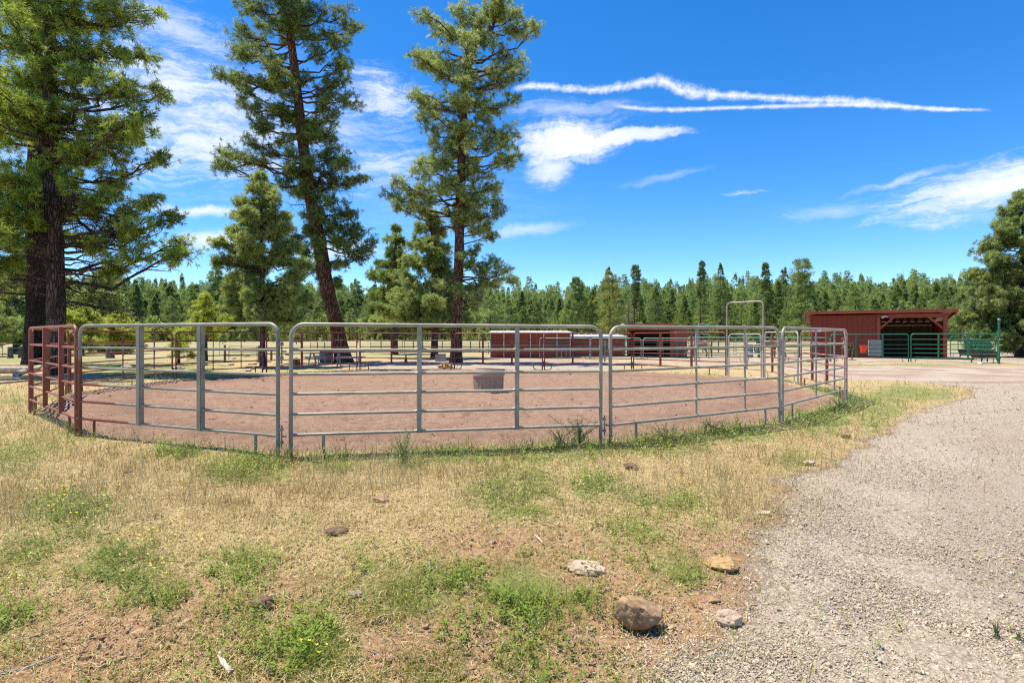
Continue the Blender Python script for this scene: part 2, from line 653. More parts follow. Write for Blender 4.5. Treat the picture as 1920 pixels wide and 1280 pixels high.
def mat_bark(name, dark, light, scale=1.0):
    m, n, b = newmat(name)
    tc = n.new('ShaderNodeTexCoord').outputs['Object']
    mp = n.new('ShaderNodeMapping')
    mp.inputs['Scale'].default_value = (1, 1, 0.2)
    n.l.new(tc, mp.inputs[0])
    v = mp.outputs[0]
    wob = n.new('ShaderNodeTexNoise')
    wob.inputs['Scale'].default_value = 5
    n.l.new(v, wob.inputs['Vector'])
    vm = n.new('ShaderNodeVectorMath', operation='MULTIPLY_ADD')
    n.l.new(wob.outputs['Color'], vm.inputs[0])
    vm.inputs[1].default_value = (0.16, 0.16, 0.16)
    n.l.new(v, vm.inputs[2])
    e = n.vor(vm.outputs[0], 11.0 * scale, 'DISTANCE_TO_EDGE')
    plate = n.smooth(e, 0.02, 0.2)
    fine = n.noise(v, 26, 5, 0.7)
    big = n.noise(tc, 0.9, 3, 0.6)
    c = n.mix(plate, dark, n.mix(fine, tuple(q * 0.7 for q in light), light))
    c = n.mix(n.m('MULTIPLY', n.smooth(big, 0.4, 0.65), 0.45), c, tuple(q * 0.8 for q in dark))
    n.l.new(c, b.inputs['Base Color'])
    b.inputs['Roughness'].default_value = 0.92
    b.inputs['Specular IOR Level'].default_value = 0.2
    bump(n, b, n.m('ADD', plate, n.m('MULTIPLY', fine, 0.35)), 0.9, 0.05)
    return m


def mat_leaf(name, dark, light, transl=0.3, rnd=0.0, rough=0.5, spec=0.35):
    """needles and leaves: colour differs from tuft to tuft through the tone attribute"""
    m, n, b = newmat(name)
    at = n.new('ShaderNodeAttribute', attribute_name='tone').outputs['Fac']
    t = at
    if rnd:
        oi = n.new('ShaderNodeObjectInfo').outputs['Random']
        t = n.m('ADD', n.m('MULTIPLY', at, 1 - rnd), n.m('MULTIPLY', oi, rnd), clamp=True)
    col = n.mix(t, dark, light)
    n.l.new(col, b.inputs['Base Color'])
    b.inputs['Roughness'].default_value = rough
    b.inputs['Specular IOR Level'].default_value = spec
    tr = n.new('ShaderNodeBsdfTranslucent')
    n.l.new(n.mix(0.5, col, tuple(min(1, q * 1.5) for q in light)), tr.inputs[0])
    mx = n.new('ShaderNodeMixShader')
    mx.inputs[0].default_value = transl
    n.l.new(b.outputs[0], mx.inputs[1])
    n.l.new(tr.outputs[0], mx.inputs[2])
    out = [q for q in n.n if q.type == 'OUTPUT_MATERIAL'][0]
    n.l.new(mx.outputs[0], out.inputs['Surface'])
    return m


def mat_tone(name, stops, rough=0.85, transl=0.0):
    m, n, b = newmat(name)
    at = n.new('ShaderNodeAttribute', attribute_name='tone').outputs['Fac']
    col = n.ramp(at, stops)
    tc = n.new('ShaderNodeTexCoord').outputs['Object']
    f = n.noise(tc, 60, 3, 0.6)
    col = n.mix(n.m('MULTIPLY', f, 0.35), col, n.mix(1.0, col, (0.45, 0.45, 0.45), 'MULTIPLY'))
    n.l.new(col, b.inputs['Base Color'])
    b.inputs['Roughness'].default_value = rough
    b.inputs['Specular IOR Level'].default_value = 0.2
    if transl:
        tr = n.new('ShaderNodeBsdfTranslucent')
        n.l.new(col, tr.inputs[0])
        mx = n.new('ShaderNodeMixShader')
        mx.inputs[0].default_value = transl
        n.l.new(b.outputs[0], mx.inputs[1])
        n.l.new(tr.outputs[0], mx.inputs[2])
        out = [q for q in n.n if q.type == 'OUTPUT_MATERIAL'][0]
        n.l.new(mx.outputs[0], out.inputs['Surface'])
    return m


M = {}
M['galv'] = mat_galv()
M['galv2'] = mat_galv('galvanised steel dull', (0.285, 0.26, 0.195))
M['greypaint'] = mat_galv('grey painted steel with red remains', (0.275, 0.26, 0.205), red=(-1.0, -1.25, 0.35))
M['redpaint'] = mat_paint('old red paint', (0.21, 0.045, 0.018), (0.28, 0.08, 0.04), worn=(0.36, 0.24, 0.18), wear=0.61)
M['redlight'] = mat_paint('faded red paint', (0.26, 0.07, 0.055), (0.36, 0.15, 0.13), worn=(0.45, 0.42, 0.40), wear=0.55)
M['maroon'] = mat_paint('maroon paint', (0.16, 0.018, 0.014), (0.22, 0.035, 0.028), worn=(0.42, 0.33, 0.30), wear=0.60)
M['mauve'] = mat_paint('worn mauve paint', (0.22, 0.13, 0.12), (0.32, 0.25, 0.24), worn=(0.40, 0.39, 0.38), wear=0.54)
M['green'] = mat_paint('green paint', (0.01, 0.12, 0.06), (0.02, 0.17, 0.09), worn=(0.25, 0.30, 0.26), wear=0.64)
M['greenlight'] = mat_paint('pale green paint', (0.10, 0.24, 0.17), (0.20, 0.34, 0.27), worn=(0.4, 0.42, 0.4), wear=0.6)
M['silver'] = mat_galv('bright pipe', (0.42, 0.40, 0.36))


# ------------------------------------------------------------------ ground
def mat_ground():
    m, n, b = newmat('ground')
    tc = n.new('ShaderNodeTexCoord').outputs['Object']

    def at(k):
        return n.new('ShaderNodeAttribute', attribute_name=k).outputs['Fac']
    n1 = n.noise(tc, 0.5, 5, 0.6)
    n2 = n.noise(tc, 5.0, 6, 0.7)
    n3 = n.noise(tc, 38.0, 5, 0.72)
    n4 = n.noise(tc, 140.0, 3, 0.7)
    soil = n.mix(n.smooth(n2, 0.3, 0.7), (0.25, 0.122, 0.058), (0.36, 0.205, 0.112))
    soil = n.mix(n.smooth(n3, 0.3, 0.75), soil, (0.43, 0.285, 0.165))
    soil = n.mix(n.m('MULTIPLY', n.smooth(n4, 0.6, 0.75), 0.6), soil, (0.14, 0.07, 0.04))
    straw = n.mix(n3, (0.34, 0.23, 0.10), (0.56, 0.43, 0.23))
    straw = n.mix(n.smooth(n4, 0.45, 0.7), straw, (0.22, 0.16, 0.07))
    grn = n.mix(n3, (0.10, 0.14, 0.03), (0.26, 0.29, 0.09))
    # dry grass litter over the soil
    k = n.smooth(n.m('ADD', at('dry'), n.m('MULTIPLY', n.m('SUBTRACT', n.m('ADD', n.m('MULTIPLY', n2, 0.5), n.m('MULTIPLY', n3, 0.5)), 0.5), 1.6)), 0.3, 0.62)
    col = n.mix(k, soil, straw)
    k = n.smooth(n.m('ADD', at('green'), n.m('MULTIPLY', n.m('SUBTRACT', n.m('ADD', n.m('MULTIPLY', n2, 0.5), n.m('MULTIPLY', n3, 0.5)), 0.5), 1.5)), 0.35, 0.8)
    col = n.mix(n.m('MULTIPLY', k, 0.8), col, grn)
    # far meadow
    far = at('far')
    mn = n.noise(n.comb(n.m('MULTIPLY', n.sep(tc)[0], 0.5), n.sep(tc)[1], 0.0), 0.11, 6, 0.65)
    mead = n.mix(n.smooth(mn, 0.40, 0.60), (0.36, 0.285, 0.145), (0.21, 0.215, 0.085))
    mead = n.mix(n.m('MULTIPLY', n2, 0.45), mead, (0.40, 0.34, 0.20))
    col = n.mix(far, col, mead)
    # gravel
    w3 = n.new('ShaderNodeTexVoronoi', feature='F1')
    n.l.new(tc, w3.inputs['Vector'])
    w3.inputs['Scale'].default_value = 46
    w4 = n.new('ShaderNodeTexVoronoi', feature='F1')
    n.l.new(tc, w4.inputs['Vector'])
    w4.inputs['Scale'].default_value = 95
    sr = n.sep(w3.outputs['Color'])[0]
    sr2 = n.sep(w4.outputs['Color'])[1]
    gcol = n.mix(sr, (0.36, 0.295, 0.215), (0.60, 0.52, 0.405))
    gcol = n.mix(n.m('MULTIPLY', sr2, 0.5), gcol, (0.40, 0.325, 0.24))
    gap = n.smooth(w3.outputs['Distance'], 0.35, 0.75)
    gcol = n.mix(n.m('MULTIPLY', gap, 0.5), gcol, (0.22, 0.16, 0.115))
    gcol = n.mix(n.m('MULTIPLY', n.smooth(n1, 0.42, 0.65), 0.4), gcol, (0.37, 0.285, 0.21))
    g6 = n.noise(tc, 17.0, 4, 0.8)
    gcol = n.mix(n.m('MULTIPLY', n.smooth(g6, 0.52, 0.62), 0.42), gcol, (0.22, 0.165, 0.115))
    gcol = n.mix(n.m('MULTIPLY', n.smooth(g6, 0.48, 0.40), 0.30), gcol, (0.55, 0.465, 0.355))
    gcol = n.mix(n.m('MULTIPLY', at('rut'), 0.5), gcol, (0.33, 0.25, 0.185))
    gb = n.smooth(n.m('ADD', at('gravel'), n.m('MULTIPLY', n.m('SUBTRACT', n3, 0.5), 0.9)), 0.38, 0.62)
    col = n.mix(gb, col, gcol)
    # brown earth road beyond, and red cinder surface of the pen
    rd = n.mix(n.smooth(n3, 0.35, 0.65), (0.25, 0.165, 0.115), (0.40, 0.29, 0.215))
    rd = n.mix(n.smooth(n1, 0.4, 0.6), rd, (0.42, 0.34, 0.265))
    rd = n.mix(n.m('MULTIPLY', n.smooth(n2, 0.5, 0.65), 0.4), rd, (0.22, 0.15, 0.11))
    rb = n.smooth(n.m('ADD', at('road'), n.m('MULTIPLY', n.m('SUBTRACT', n2, 0.5), 0.8)), 0.38, 0.62)
    col = n.mix(rb, col, rd)
    n5 = n.noise(tc, 16.0, 6, 0.85)
    cin = n.mix(n.smooth(n5, 0.40, 0.60), (0.135, 0.078, 0.046), (0.315, 0.20, 0.128))
    cin = n.mix(n.m('MULTIPLY', n.smooth(n3, 0.4, 0.6), 0.45), cin, (0.37, 0.24, 0.18))
    cin = n.mix(n.smooth(n4, 0.52, 0.62), cin, (0.45, 0.31, 0.215))
    cin = n.mix(n.smooth(n4, 0.47, 0.38), cin, (0.10, 0.05, 0.034))
    rake = n.noise(n.comb(n.m('MULTIPLY', n.sep(tc)[0], 0.35), n.m('MULTIPLY', n.sep(tc)[1], 2.2), 0.0), 3.0, 5, 0.65, 0.6)
    cin = n.mix(n.m('MULTIPLY', n.smooth(rake, 0.48, 0.62), 0.45), cin, (0.19, 0.10, 0.075))
    cin = n.mix(n.m('MULTIPLY', n.smooth(n1, 0.4, 0.65), 0.3), cin, (0.34, 0.21, 0.14))
    cin = n.mix(n.m('MULTIPLY', at('track'), 0.5), cin, (0.15, 0.078, 0.05))
    pb = n.smooth(n.m('ADD', at('pen'), n.m('MULTIPLY', n.m('SUBTRACT', n3, 0.5), 0.5)), 0.42, 0.58)
    col = n.mix(pb, col, cin)
    # forest floor
    col = n.mix(at('wood'), col, n.mix(n2, (0.20, 0.17, 0.09), (0.45, 0.38, 0.28)))
    n.l.new(col, b.inputs['Base Color'])
    b.inputs['Roughness'].default_value = 0.95
    b.inputs['Specular IOR Level'].default_value = 0.15
    h = n.m('ADD', n.m('MULTIPLY', n3, 0.8), n.m('MULTIPLY', n4, 0.45))
    h = n.m('ADD', h, n.m('MULTIPLY', n.m('MULTIPLY', gb, n.m('SUBTRACT', 1.0, w3.outputs['Distance'])), 0.7))
    h = n.m('ADD', h, n.m('MULTIPLY', n2, 1.4))
    bump(n, b, h, 0.9, 0.022)
    return m


# green patches, those behind the pen's left side also painting in tree shade: (pixel x, pixel y, radius x, radius y, strength)
GREEN = [(120, 965, 90, 45, 1.0), (60, 1030, 70, 30, 0.7), (210, 1050, 60, 40, 0.7), (265, 1100, 85, 60, 1.0), (450, 1065, 75, 35, 0.75), (600, 1225, 70, 65, 0.8),
         (30, 1190, 60, 40, 0.6), (680, 1080, 75, 50, 0.55), (790, 1100, 110, 55, 0.8), (1000, 1120, 115, 55, 0.9), (960, 935, 85, 50, 1.2), (1120, 905, 60, 32, 1.0),
         (1290, 942, 45, 20, 0.9), (470, 885, 90, 26, 1.2), (620, 875, 90, 22, 0.8), (760, 860, 50, 24, 1.0), (860, 850, 90, 18, 0.9), (1060, 840, 110, 26, 1.2),
         (1250, 830, 90, 24, 1.1), (1400, 815, 90, 20, 0.8), (1530, 790, 70, 22, 1.1), (1620, 760, 90, 26, 1.1), (1700, 735, 110, 14, 1.0), (1490, 860, 60, 22, 0.7),
         (1640, 800, 35, 15, 1.0), (1210, 940, 40, 14, 0.6), (1190, 1010, 90, 30, 0.45), (1270, 1080, 80, 45, 0.7), (1340, 1000, 30, 22, 0.5), (20, 870, 80, 60, 0.5),
         (60, 850, 40, 20, 0.4), (20, 745, 40, 15, 0.6), (350, 850, 60, 12, 0.8), (300, 700, 140, 12, 1.1), (250, 690, 160, 10, 1.1), (430, 668, 260, 5, 0.8), (150, 672, 200, 6, 0.9), (600, 655, 200, 4, 0.6), (560, 700, 130, 7, 0.7),
         (1550, 684, 200, 5, 0.9), (1750, 683, 160, 4, 1.0), (1290, 703, 80, 4, 0.9), (1560, 735, 60, 12, 0.8), (440, 1150, 50, 25, 0.4), (800, 662, 200, 5, 0.6)]


def px_of(x, y):
    yy = np.maximum(y, 0.3)
    return CX + x * F / yy, HY + HC * F / yy


def zones(x, y):
    x = np.asarray(x, float)
    y = np.asarray(y, float)
    r = np.hypot(x, y)
    gsd = poly_sd(x, y, gravel_poly) + 0.9 * (fbm(x, y, 0.9, 4, 21) - 0.5) * sstep(r, 0, 8) + 0.25 * (fbm(x, y, 3, 3, 22) - 0.5)
    gravel = sstep(gsd, -0.45, 0.45)
    brown = sstep(y, 15.5, 19.5) * sstep(x, 8.5, 10.5)
    bsd = poly_sd(x, y, back_road) + 1.2 * (fbm(x, y, 0.5, 3, 25) - 0.5)
    back = sstep(bsd, -0.3, 0.4)
    yard = sstep(poly_sd(x, y, [(6, 27.5), (11, 28.6), (28, 28.6), (60, 29), (60, 60), (-3, 45), (-2, 34)]) + 2 * (fbm(x, y, 0.3, 3, 4) - 0.5), -0.5, 0.8) * 0.55
    psd = poly_sd(x, y, pen_in) + 0.22 * (fbm(x, y, 1.6, 3, 9) - 0.5)
    pen = sstep(psd, -0.06, 0.10)
    road = np.maximum(gravel * brown, yard)
    grav = np.maximum(gravel * (1 - brown * 0.75), back * 0.62)
    px, py = px_of(x, y)
    g = np.zeros(x.shape)
    vis = (y > 0.5)
    for cx, cy, rx, ry, s in GREEN:
        q = ((px - cx) / rx) ** 2 + ((py - cy) / ry) ** 2
        g = np.maximum(g, np.where(vis, s * np.exp(-q * 0.9), 0))
    g = g * (0.25 + 1.3 * fbm(x, y, 3.5, 3, 31)) + 0.85 * (fbm(x, y, 1.0, 4, 33) - 0.36)
    rim = np.exp(-((psd + 0.25) / 0.3) ** 2)          # greener rim just outside the pen
    g = g + 0.42 * rim * (psd < 0.0) * (0.1 + fbm(x, y, 1.1, 2, 41)) * (0.35 + 0.65 * sstep(px, 380, 700))
    g = np.clip(g, 0, 1.2) * (1 - pen) * (1 - 0.93 * gravel)
    # dry grass: thick near the fence, thin in front
    dry = 0.16 + 0.72 * sstep(r, 3.0, 5.4) + 0.8 * (fbm(x, y, 1.1, 4, 51) - 0.5)
    dry = dry - 0.55 * np.exp(-(((px - 900) / 260) ** 2 + ((py - 1235) / 60) ** 2)) * vis
    dry = dry - 0.35 * np.exp(-(((px - 1330) / 70) ** 2 + ((py - 1080) / 90) ** 2)) * vis
    dry = np.clip(dry, 0, 1) * (1 - pen) * (1 - 0.97 * gravel)
    track = np.exp(-((psd - 1.3 - 0.5 * (fbm(x, y, .4, 2, 91) - .5)) / 0.5) ** 2) * fbm(x, y, 1.5, 3, 92) * 1.3
    rut = np.exp(-((gsd - 1.35) / 0.32) ** 2) + np.exp(-((gsd - 3.1) / 0.32) ** 2)
    rut = np.clip(rut * (0.4 + fbm(x, y, 0.9, 3, 95)), 0, 1)
    return dict(rut=rut, gravel=grav, road=road, pen=pen, green=g, dry=dry, track=np.clip(track, 0, 1))


def build_ground():
    az = np.concatenate([np.arange(-180, -58, 6.0), np.arange(-58, 58, 0.17), np.arange(58, 180, 6.0)]) * math.pi / 180
    rr = np.concatenate([np.array([0.3, 0.6, 0.9, 1.2]), np.geomspace(1.5, 42, 430), np.geomspace(43, 4200, 150)])
    A, RR = np.meshgrid(az, rr)
    x = (np.sin(A) * RR).ravel()
    y = (np.cos(A) * RR).ravel()
    zo = zones(x, y)
    z = gz(x, y)
    r = np.hypot(x, y)
    near = 1 - sstep(r, 12, 24)
    turf = (1 - zo['pen']) * (1 - zo['gravel'])
    z = z + near * turf * (0.035 * (fbm(x, y, 3.0, 4, 61) - 0.5) + 0.018 * (fbm(x, y, 14, 3, 62) - 0.5))
    z = z + near * zo['gravel'] * (0.02 * (fbm(x, y, 2.0, 3, 63) - 0.5) + 0.010 * (fbm(x, y, 22, 2, 64) - 0.5))
    hoof = np.abs(fbm(x, y, 2.6, 3, 65) - 0.5)
    z = z + zo['pen'] * (1 - sstep(r, 30, 40)) * (0.12 * (0.25 - hoof) + 0.09 * (fbm(x, y, 5, 3, 66) - 0.5))
    v = np.stack([x, y, z], 1)
    na, nr = len(az), len(rr)
    i = np.arange(nr - 1)[:, None] * na
    j = np.arange(na)[None, :]
    j2 = (j + 1) % na
    f = np.stack([i + j, i + j2, i + na + j2, i + na + j], -1).reshape(-1, 4)[:, ::-1]
    v = np.concatenate([v, [[0, 0, gzs(0, 0)]]])
    c = len(v) - 1
    jj = np.arange(na)
    f3 = np.stack([np.full(na, c), (jj + 1) % na, jj], 1)
    for k in zo:
        zo[k] = np.append(zo[k], 0)
    zo['far'] = np.append(sstep(r, 32, 48), 0)
    zo['wood'] = np.append(sstep(r, 215, 260) * (y > 0), 0)
    o = mesh_np('ground', v, [f, f3], mat_ground(), attrs=zo, smooth=True)
    tag(o, kind='structure')


build_ground()

# ------------------------------------------------------------------ scattered ground cover (uncountable)
def sample_screen(n, y0, y1, x0=-60, x1=1980, seed=1, pad=0.0):
    g = np.random.default_rng(seed)
    py = g.uniform(y0, y1, n)
    px = g.uniform(x0, x1, n)
    d = HC * F / (py - HY)
    return (px - CX) * d / F, d, g


def blades(x, y, hgt, wid, lean, curl, g, seg=2):
    """bent grass blades as strips; returns verts, quads, tris"""
    n = len(x)
    z = gz(x, y) - 0.01
    a = g.uniform(0, 2 * math.pi, n)
    la = g.uniform(0, 2 * math.pi, n)
    side = np.stack([np.cos(a), np.sin(a), np.zeros(n)], 1)
    ld = np.stack([np.cos(la), np.sin(la), np.zeros(n)], 1)
    base = np.stack([x, y, z], 1)
    V = []
    for k in range(seg + 1):
        t = k / seg
        p = base + ld * (lean * t + curl * t * t)[:, None] * hgt[:, None]
        p[:, 2] += hgt * t * (1 - 0.25 * np.minimum(1, lean + curl) * t)
        w = wid * (1 - t) * 0.5
        if k < seg:
            V += [p - side * w[:, None], p + side * w[:, None]]
        else:
            V += [p]
    m = 2 * seg + 1
    v = np.stack(V, 1).reshape(-1, 3)
    o = np.arange(n)[:, None] * m
    q = []
    for k in range(seg - 1):
        q.append(o + np.array([2 * k, 2 * k + 1, 2 * k + 3, 2 * k + 2]))
    t = o + np.array([2 * seg - 2, 2 * seg - 1, 2 * seg])
    return v, (np.concatenate(q) if q else np.zeros((0, 4), int)), t, m


def build_cover():
    dry_m = mat_tone('dry grass', [(0.0, (0.30, 0.19, 0.07)), (0.35, (0.46, 0.33, 0.13)), (0.7, (0.63, 0.49, 0.23)), (1.0, (0.72, 0.62, 0.37))], 0.7, 0.25)
    grn_m = mat_tone('green grass', [(0.0, (0.09, 0.135, 0.015)), (0.45, (0.23, 0.30, 0.04)), (0.8, (0.38, 0.41, 0.08)), (1.0, (0.50, 0.46, 0.17))], 0.6, 0.3)
    leaf_m = mat_tone('weed leaves', [(0.0, (0.10, 0.16, 0.02)), (0.5, (0.24, 0.33, 0.04)), (0.85, (0.38, 0.44, 0.08)), (1.0, (0.48, 0.50, 0.22))], 0.55, 0.3)
    # dry standing grass
    x, y, g = sample_screen(230000, 716, 1330, seed=11)
    zo = zones(x, y)
    px, py = px_of(x, y)
    dn = zo['dry'] * (0.25 + 0.75 * sstep(y, 3.0, 5.2))
    clump = sstep(fbm(x, y, 6, 2, 71), 0.35, 0.6)
    keep = g.uniform(0, 1, len(x)) < dn * (0.12 + 1.05 * clump) * (1 - 0.6 * np.clip(zo['green'], 0, 1))
    x, y = x[keep], y[keep]
    n = len(x)
    tall = 0.35 + 0.65 * sstep(y, 3.2, 5.4)
    h = g.gamma(5, 0.029, n) * tall * (0.65 + 0.9 * sstep(fbm(x, y, 2.5, 3, 77), .35, .7))
    wd = np.maximum(0.0022, y * 0.00062) * g.uniform(0.8, 1.5, n)
    v, q, t, m = blades(x, y, h, wd, g.uniform(0, 0.45, n), g.uniform(0, 0.4, n), g)
    tone = np.clip(fbm(x, y, 1.6, 4, 72) * 1.1 + g.normal(-0.05, 0.27, n), 0, 1)
    o = mesh_np('dry_grass', v, [q, t], dry_m, attrs={'tone': np.repeat(tone, m)})
    tag(o, 'golden dry standing grass stems between the pen and the gravel', 'grass', kind='stuff')
    # green grass
    x, y, g = sample_screen(330000, 672, 1330, seed=12)
    zo = zones(x, y)
    keep = g.uniform(0, 1, len(x)) < np.clip(zo['green'] * 0.75 + 0.06 * (zo['pen'] < 0.1) * (1 - np.clip(zo['gravel'] + zo['road'], 0, 1)), 0, 1) * (0.35 + 0.8 * sstep(fbm(x, y, 7, 2, 73), 0.4, 0.6))
    x, y = x[keep], y[keep]
    n = len(x)
    psd = poly_sd(x, y, pen_in)
    rim = np.exp(-((psd + 0.3) / 0.45) ** 2)
    h = g.gamma(4, 0.019, n) * (1 + 1.3 * rim) * np.where(y > 14, 0.8, 1.0)
    wd = np.maximum(0.0026, y * 0.0007) * g.uniform(0.8, 1.6, n)
    v, q, t, m = blades(x, y, h, wd, g.uniform(0, 0.7, n), g.uniform(0, 0.7, n), g)
    tone = np.clip(fbm(x, y, 0.8, 3, 74) * 0.9 + g.normal(0.05, 0.2, n), 0, 1)
    o = mesh_np('green_grass', v, [q, t], grn_m, attrs={'tone': np.repeat(tone, m)})
    tag(o, 'short green grass in patches and along the foot of the pen', 'grass', kind='stuff')
    # low leafy weeds: each stem carries small leaves
    x, y, g = sample_screen(52000, 780, 1330, seed=13)
    zo = zones(x, y)
    keep = g.uniform(0, 1, len(x)) < np.clip(zo['green'] ** 1.5 * 0.9, 0, 1) * sstep(fbm(x, y, 4, 2, 75), 0.42, 0.6)
    x, y = x[keep], y[keep]
    n = len(x)
    k = 8
    z = gz(x, y)
    hh = g.uniform(0.03, 0.11, n) + 0.10 * (y > 5.2)
    lx, ly = g.normal(0, 0.3, n), g.normal(0, 0.3, n)
    V, T = [], []
    for i in range(k):
        t = (i + g.uniform(0.2, 1, n)) / k
        px_ = x + lx * hh * t
        py_ = y + ly * hh * t
        pz = z + hh * t
        a = g.uniform(0, 2 * math.pi, n)
        L = g.uniform(0.010, 0.024, n) * np.maximum(1, y / 4.5)
        up = g.uniform(-0.2, 0.9, n)
        dx, dy, dz = np.cos(a) * L, np.sin(a) * L, up * L
        sx, sy = -np.sin(a) * L * 0.28, np.cos(a) * L * 0.28
        b0 = np.stack([px_, py_, pz], 1)
        m1 = np.stack([px_ + dx * 0.5 + sx, py_ + dy * 0.5 + sy, pz + dz * 0.5], 1)
        m2 = np.stack([px_ + dx * 0.5 - sx, py_ + dy * 0.5 - sy, pz + dz * 0.5], 1)
        e = np.stack([px_ + dx, py_ + dy, pz + dz * 0.9], 1)
        V.append(np.stack([b0, m1, e, m2], 1))
        T.append(g.normal(0, 0.1, n))
    V = np.stack(V, 1)
    tone = np.clip(fbm(x, y, 0.9, 3, 76)[:, None] + np.stack(T, 1), 0, 1)
    v = V.reshape(-1, 3)
    f = np.arange(len(v)).reshape(-1, 4)
    o = mesh_np('weeds', v, f, leaf_m, attrs={'tone': np.repeat(tone.ravel(), 4)})
    tag(o, 'low leafy green weeds in patches over the dry ground', 'weeds', kind='stuff')
    # yellow flowers
    sp = [(120, 960, 110, 45, 26), (290, 1050, 90, 70, 22), (1120, 905, 60, 30, 20), (380, 1035, 20, 10, 4), (600, 1250, 50, 20, 6), (1290, 935, 50, 15, 8), (20, 1120, 60, 60, 6)]
    fb = MB()
    g = np.random.default_rng(5)
    for cx, cy, rx, ry, c in sp:
        for i in range(c):
            X, Y = G(cx + g.normal(0, rx * 0.5), cy + g.normal(0, ry * 0.5))
            zz = gzs(X, Y) + g.uniform(0.06, 0.13)
            for p in range(5):
                a = p * 1.257 + g.uniform(0, 1)
                r_ = 0.006 + 0.0012 * Y
                fb.add([(X, Y, zz), (X + math.cos(a - 0.4) * r_, Y + math.sin(a - 0.4) * r_, zz + 0.004), (X + math.cos(a + 0.4) * r_, Y + math.sin(a + 0.4) * r_, zz + 0.006)], f3=[(0, 1, 2)])
    o = fb.build('wildflowers', mat_plain('yellow petals', (0.80, 0.58, 0.03), 0.6, 0.15))
    tag(o, 'tiny yellow wildflowers sprinkled through the green weeds', 'flowers', kind='stuff')
    # straw litter lying flat
    x, y, g = sample_screen(150000, 760, 1340, seed=14)
    zo = zones(x, y)
    keep = g.uniform(0, 1, len(x)) < np.clip(0.12 + zo['dry'], 0, 1) * (1 - zo['pen']) * (1 - 0.96 * zo['gravel']) * 0.8
    x, y = x[keep], y[keep]
    n = len(x)
    L = g.gamma(3, 0.014, n) * np.maximum(1, y / 6)
    a = g.uniform(0, 2 * math.pi, n)
    w = np.maximum(0.0012, y * 0.00045) * g.uniform(0.7, 1.6, n)
    dx, dy = np.cos(a) * L, np.sin(a) * L
    sx, sy = -np.sin(a) * w, np.cos(a) * w
    bend = g.normal(0, 0.18, n)
    z0 = gz(x, y) + 0.012 + g.uniform(0, 0.012, n)
    z1 = gz(x + dx, y + dy) + 0.012 + g.uniform(0, 0.02, n)
    p0 = np.stack([x, y, z0], 1)
    pm = np.stack([x + dx * .5 + dy * bend, y + dy * .5 - dx * bend, (z0 + z1) / 2 + 0.004], 1)
    p1 = np.stack([x + dx, y + dy, z1], 1)
    s_ = np.stack([sx, sy, np.zeros(n)], 1)
    V = np.stack([p0 - s_, p0 + s_, pm - s_, pm + s_, p1], 1).reshape(-1, 3)
    o5 = np.arange(n)[:, None] * 5
    tone = np.clip(g.normal(0.6, 0.25, n), 0, 1)
    o = mesh_np('straw_litter', V, [o5 + np.array([0, 1, 3, 2]), o5 + np.array([2, 3, 4])], dry_m, attrs={'tone': np.repeat(tone, 5)})
    tag(o, 'pale straw and dead stems lying flat on the red soil', 'straw', kind='stuff')
    # crushed stones
    sm = mat_tone('crushed stone', [(0.0, (0.29, 0.22, 0.15)), (0.4, (0.42, 0.335, 0.24)), (0.75, (0.51, 0.42, 0.31)), (1.0, (0.60, 0.515, 0.395))], 0.9)
    x, y, g = sample_screen(210000, 716, 1340, x0=900, seed=15)
    zo = zones(x, y)
    gsd = poly_sd(x, y, gravel_poly)
    p = np.clip(zo['gravel'] * (0.35 + 0.65 * sstep(fbm(x, y, 1.3, 3, 81), 0.3, 0.6)) * (1 - 0.6 * zo['rut']), 0, 1) + 0.10 * sstep(gsd, -0.9, 0)
    p = p + 0.12 * sstep(gsd, -1.8, 0) * sstep(fbm(x, y, 2.2, 3, 83), .45, .6)
    keep = (g.uniform(0, 1, len(x)) < p) & (zo['pen'] < 0.05)
    x, y = x[keep], y[keep]
    s = g.gamma(2.0, 0.0021, len(x)) * np.maximum(1.0, (y / 5.5) ** 0.85) * 0.68 + 0.0012
    stones('gravel', x, y, s, g, sm, 'crushed grey-tan gravel stones covering the drive')
    # cinders and crumbs in the pen and on bare soil
    cm = mat_tone('cinder', [(0.0, (0.17, 0.09, 0.06)), (0.5, (0.31, 0.19, 0.125)), (1.0, (0.48, 0.35, 0.25))], 0.95)
    x, y, g = sample_screen(60000, 700, 870, seed=16)
    keep = (poly_sd(x, y, pen_in) > 0.0) & (g.uniform(0, 1, len(x)) < 0.55)
    x, y = x[keep], y[keep]
    s = g.gamma(2.2, 0.0028, len(x)) * np.maximum(1.0, y / 9) + 0.002
    x2, y2, g2 = sample_screen(26000, 840, 1330, x0=-40, x1=1400, seed=17)
    zo = zones(x2, y2)
    kp = (zo['pen'] < .05) & (zo['gravel'] < .3) & (g2.uniform(0, 1, len(x2)) < 0.5 * (1 - zo['dry']) + .1)
    x2, y2 = x2[kp], y2[kp]
    s2 = g2.gamma(2.0, 0.0022, len(x2)) + 0.0015
    s = s * 0.8
    stones('cinders', np.append(x, x2), np.append(y, y2), np.append(s, s2), g, cm, 'red cinder crumbs over the pen floor and bare soil')


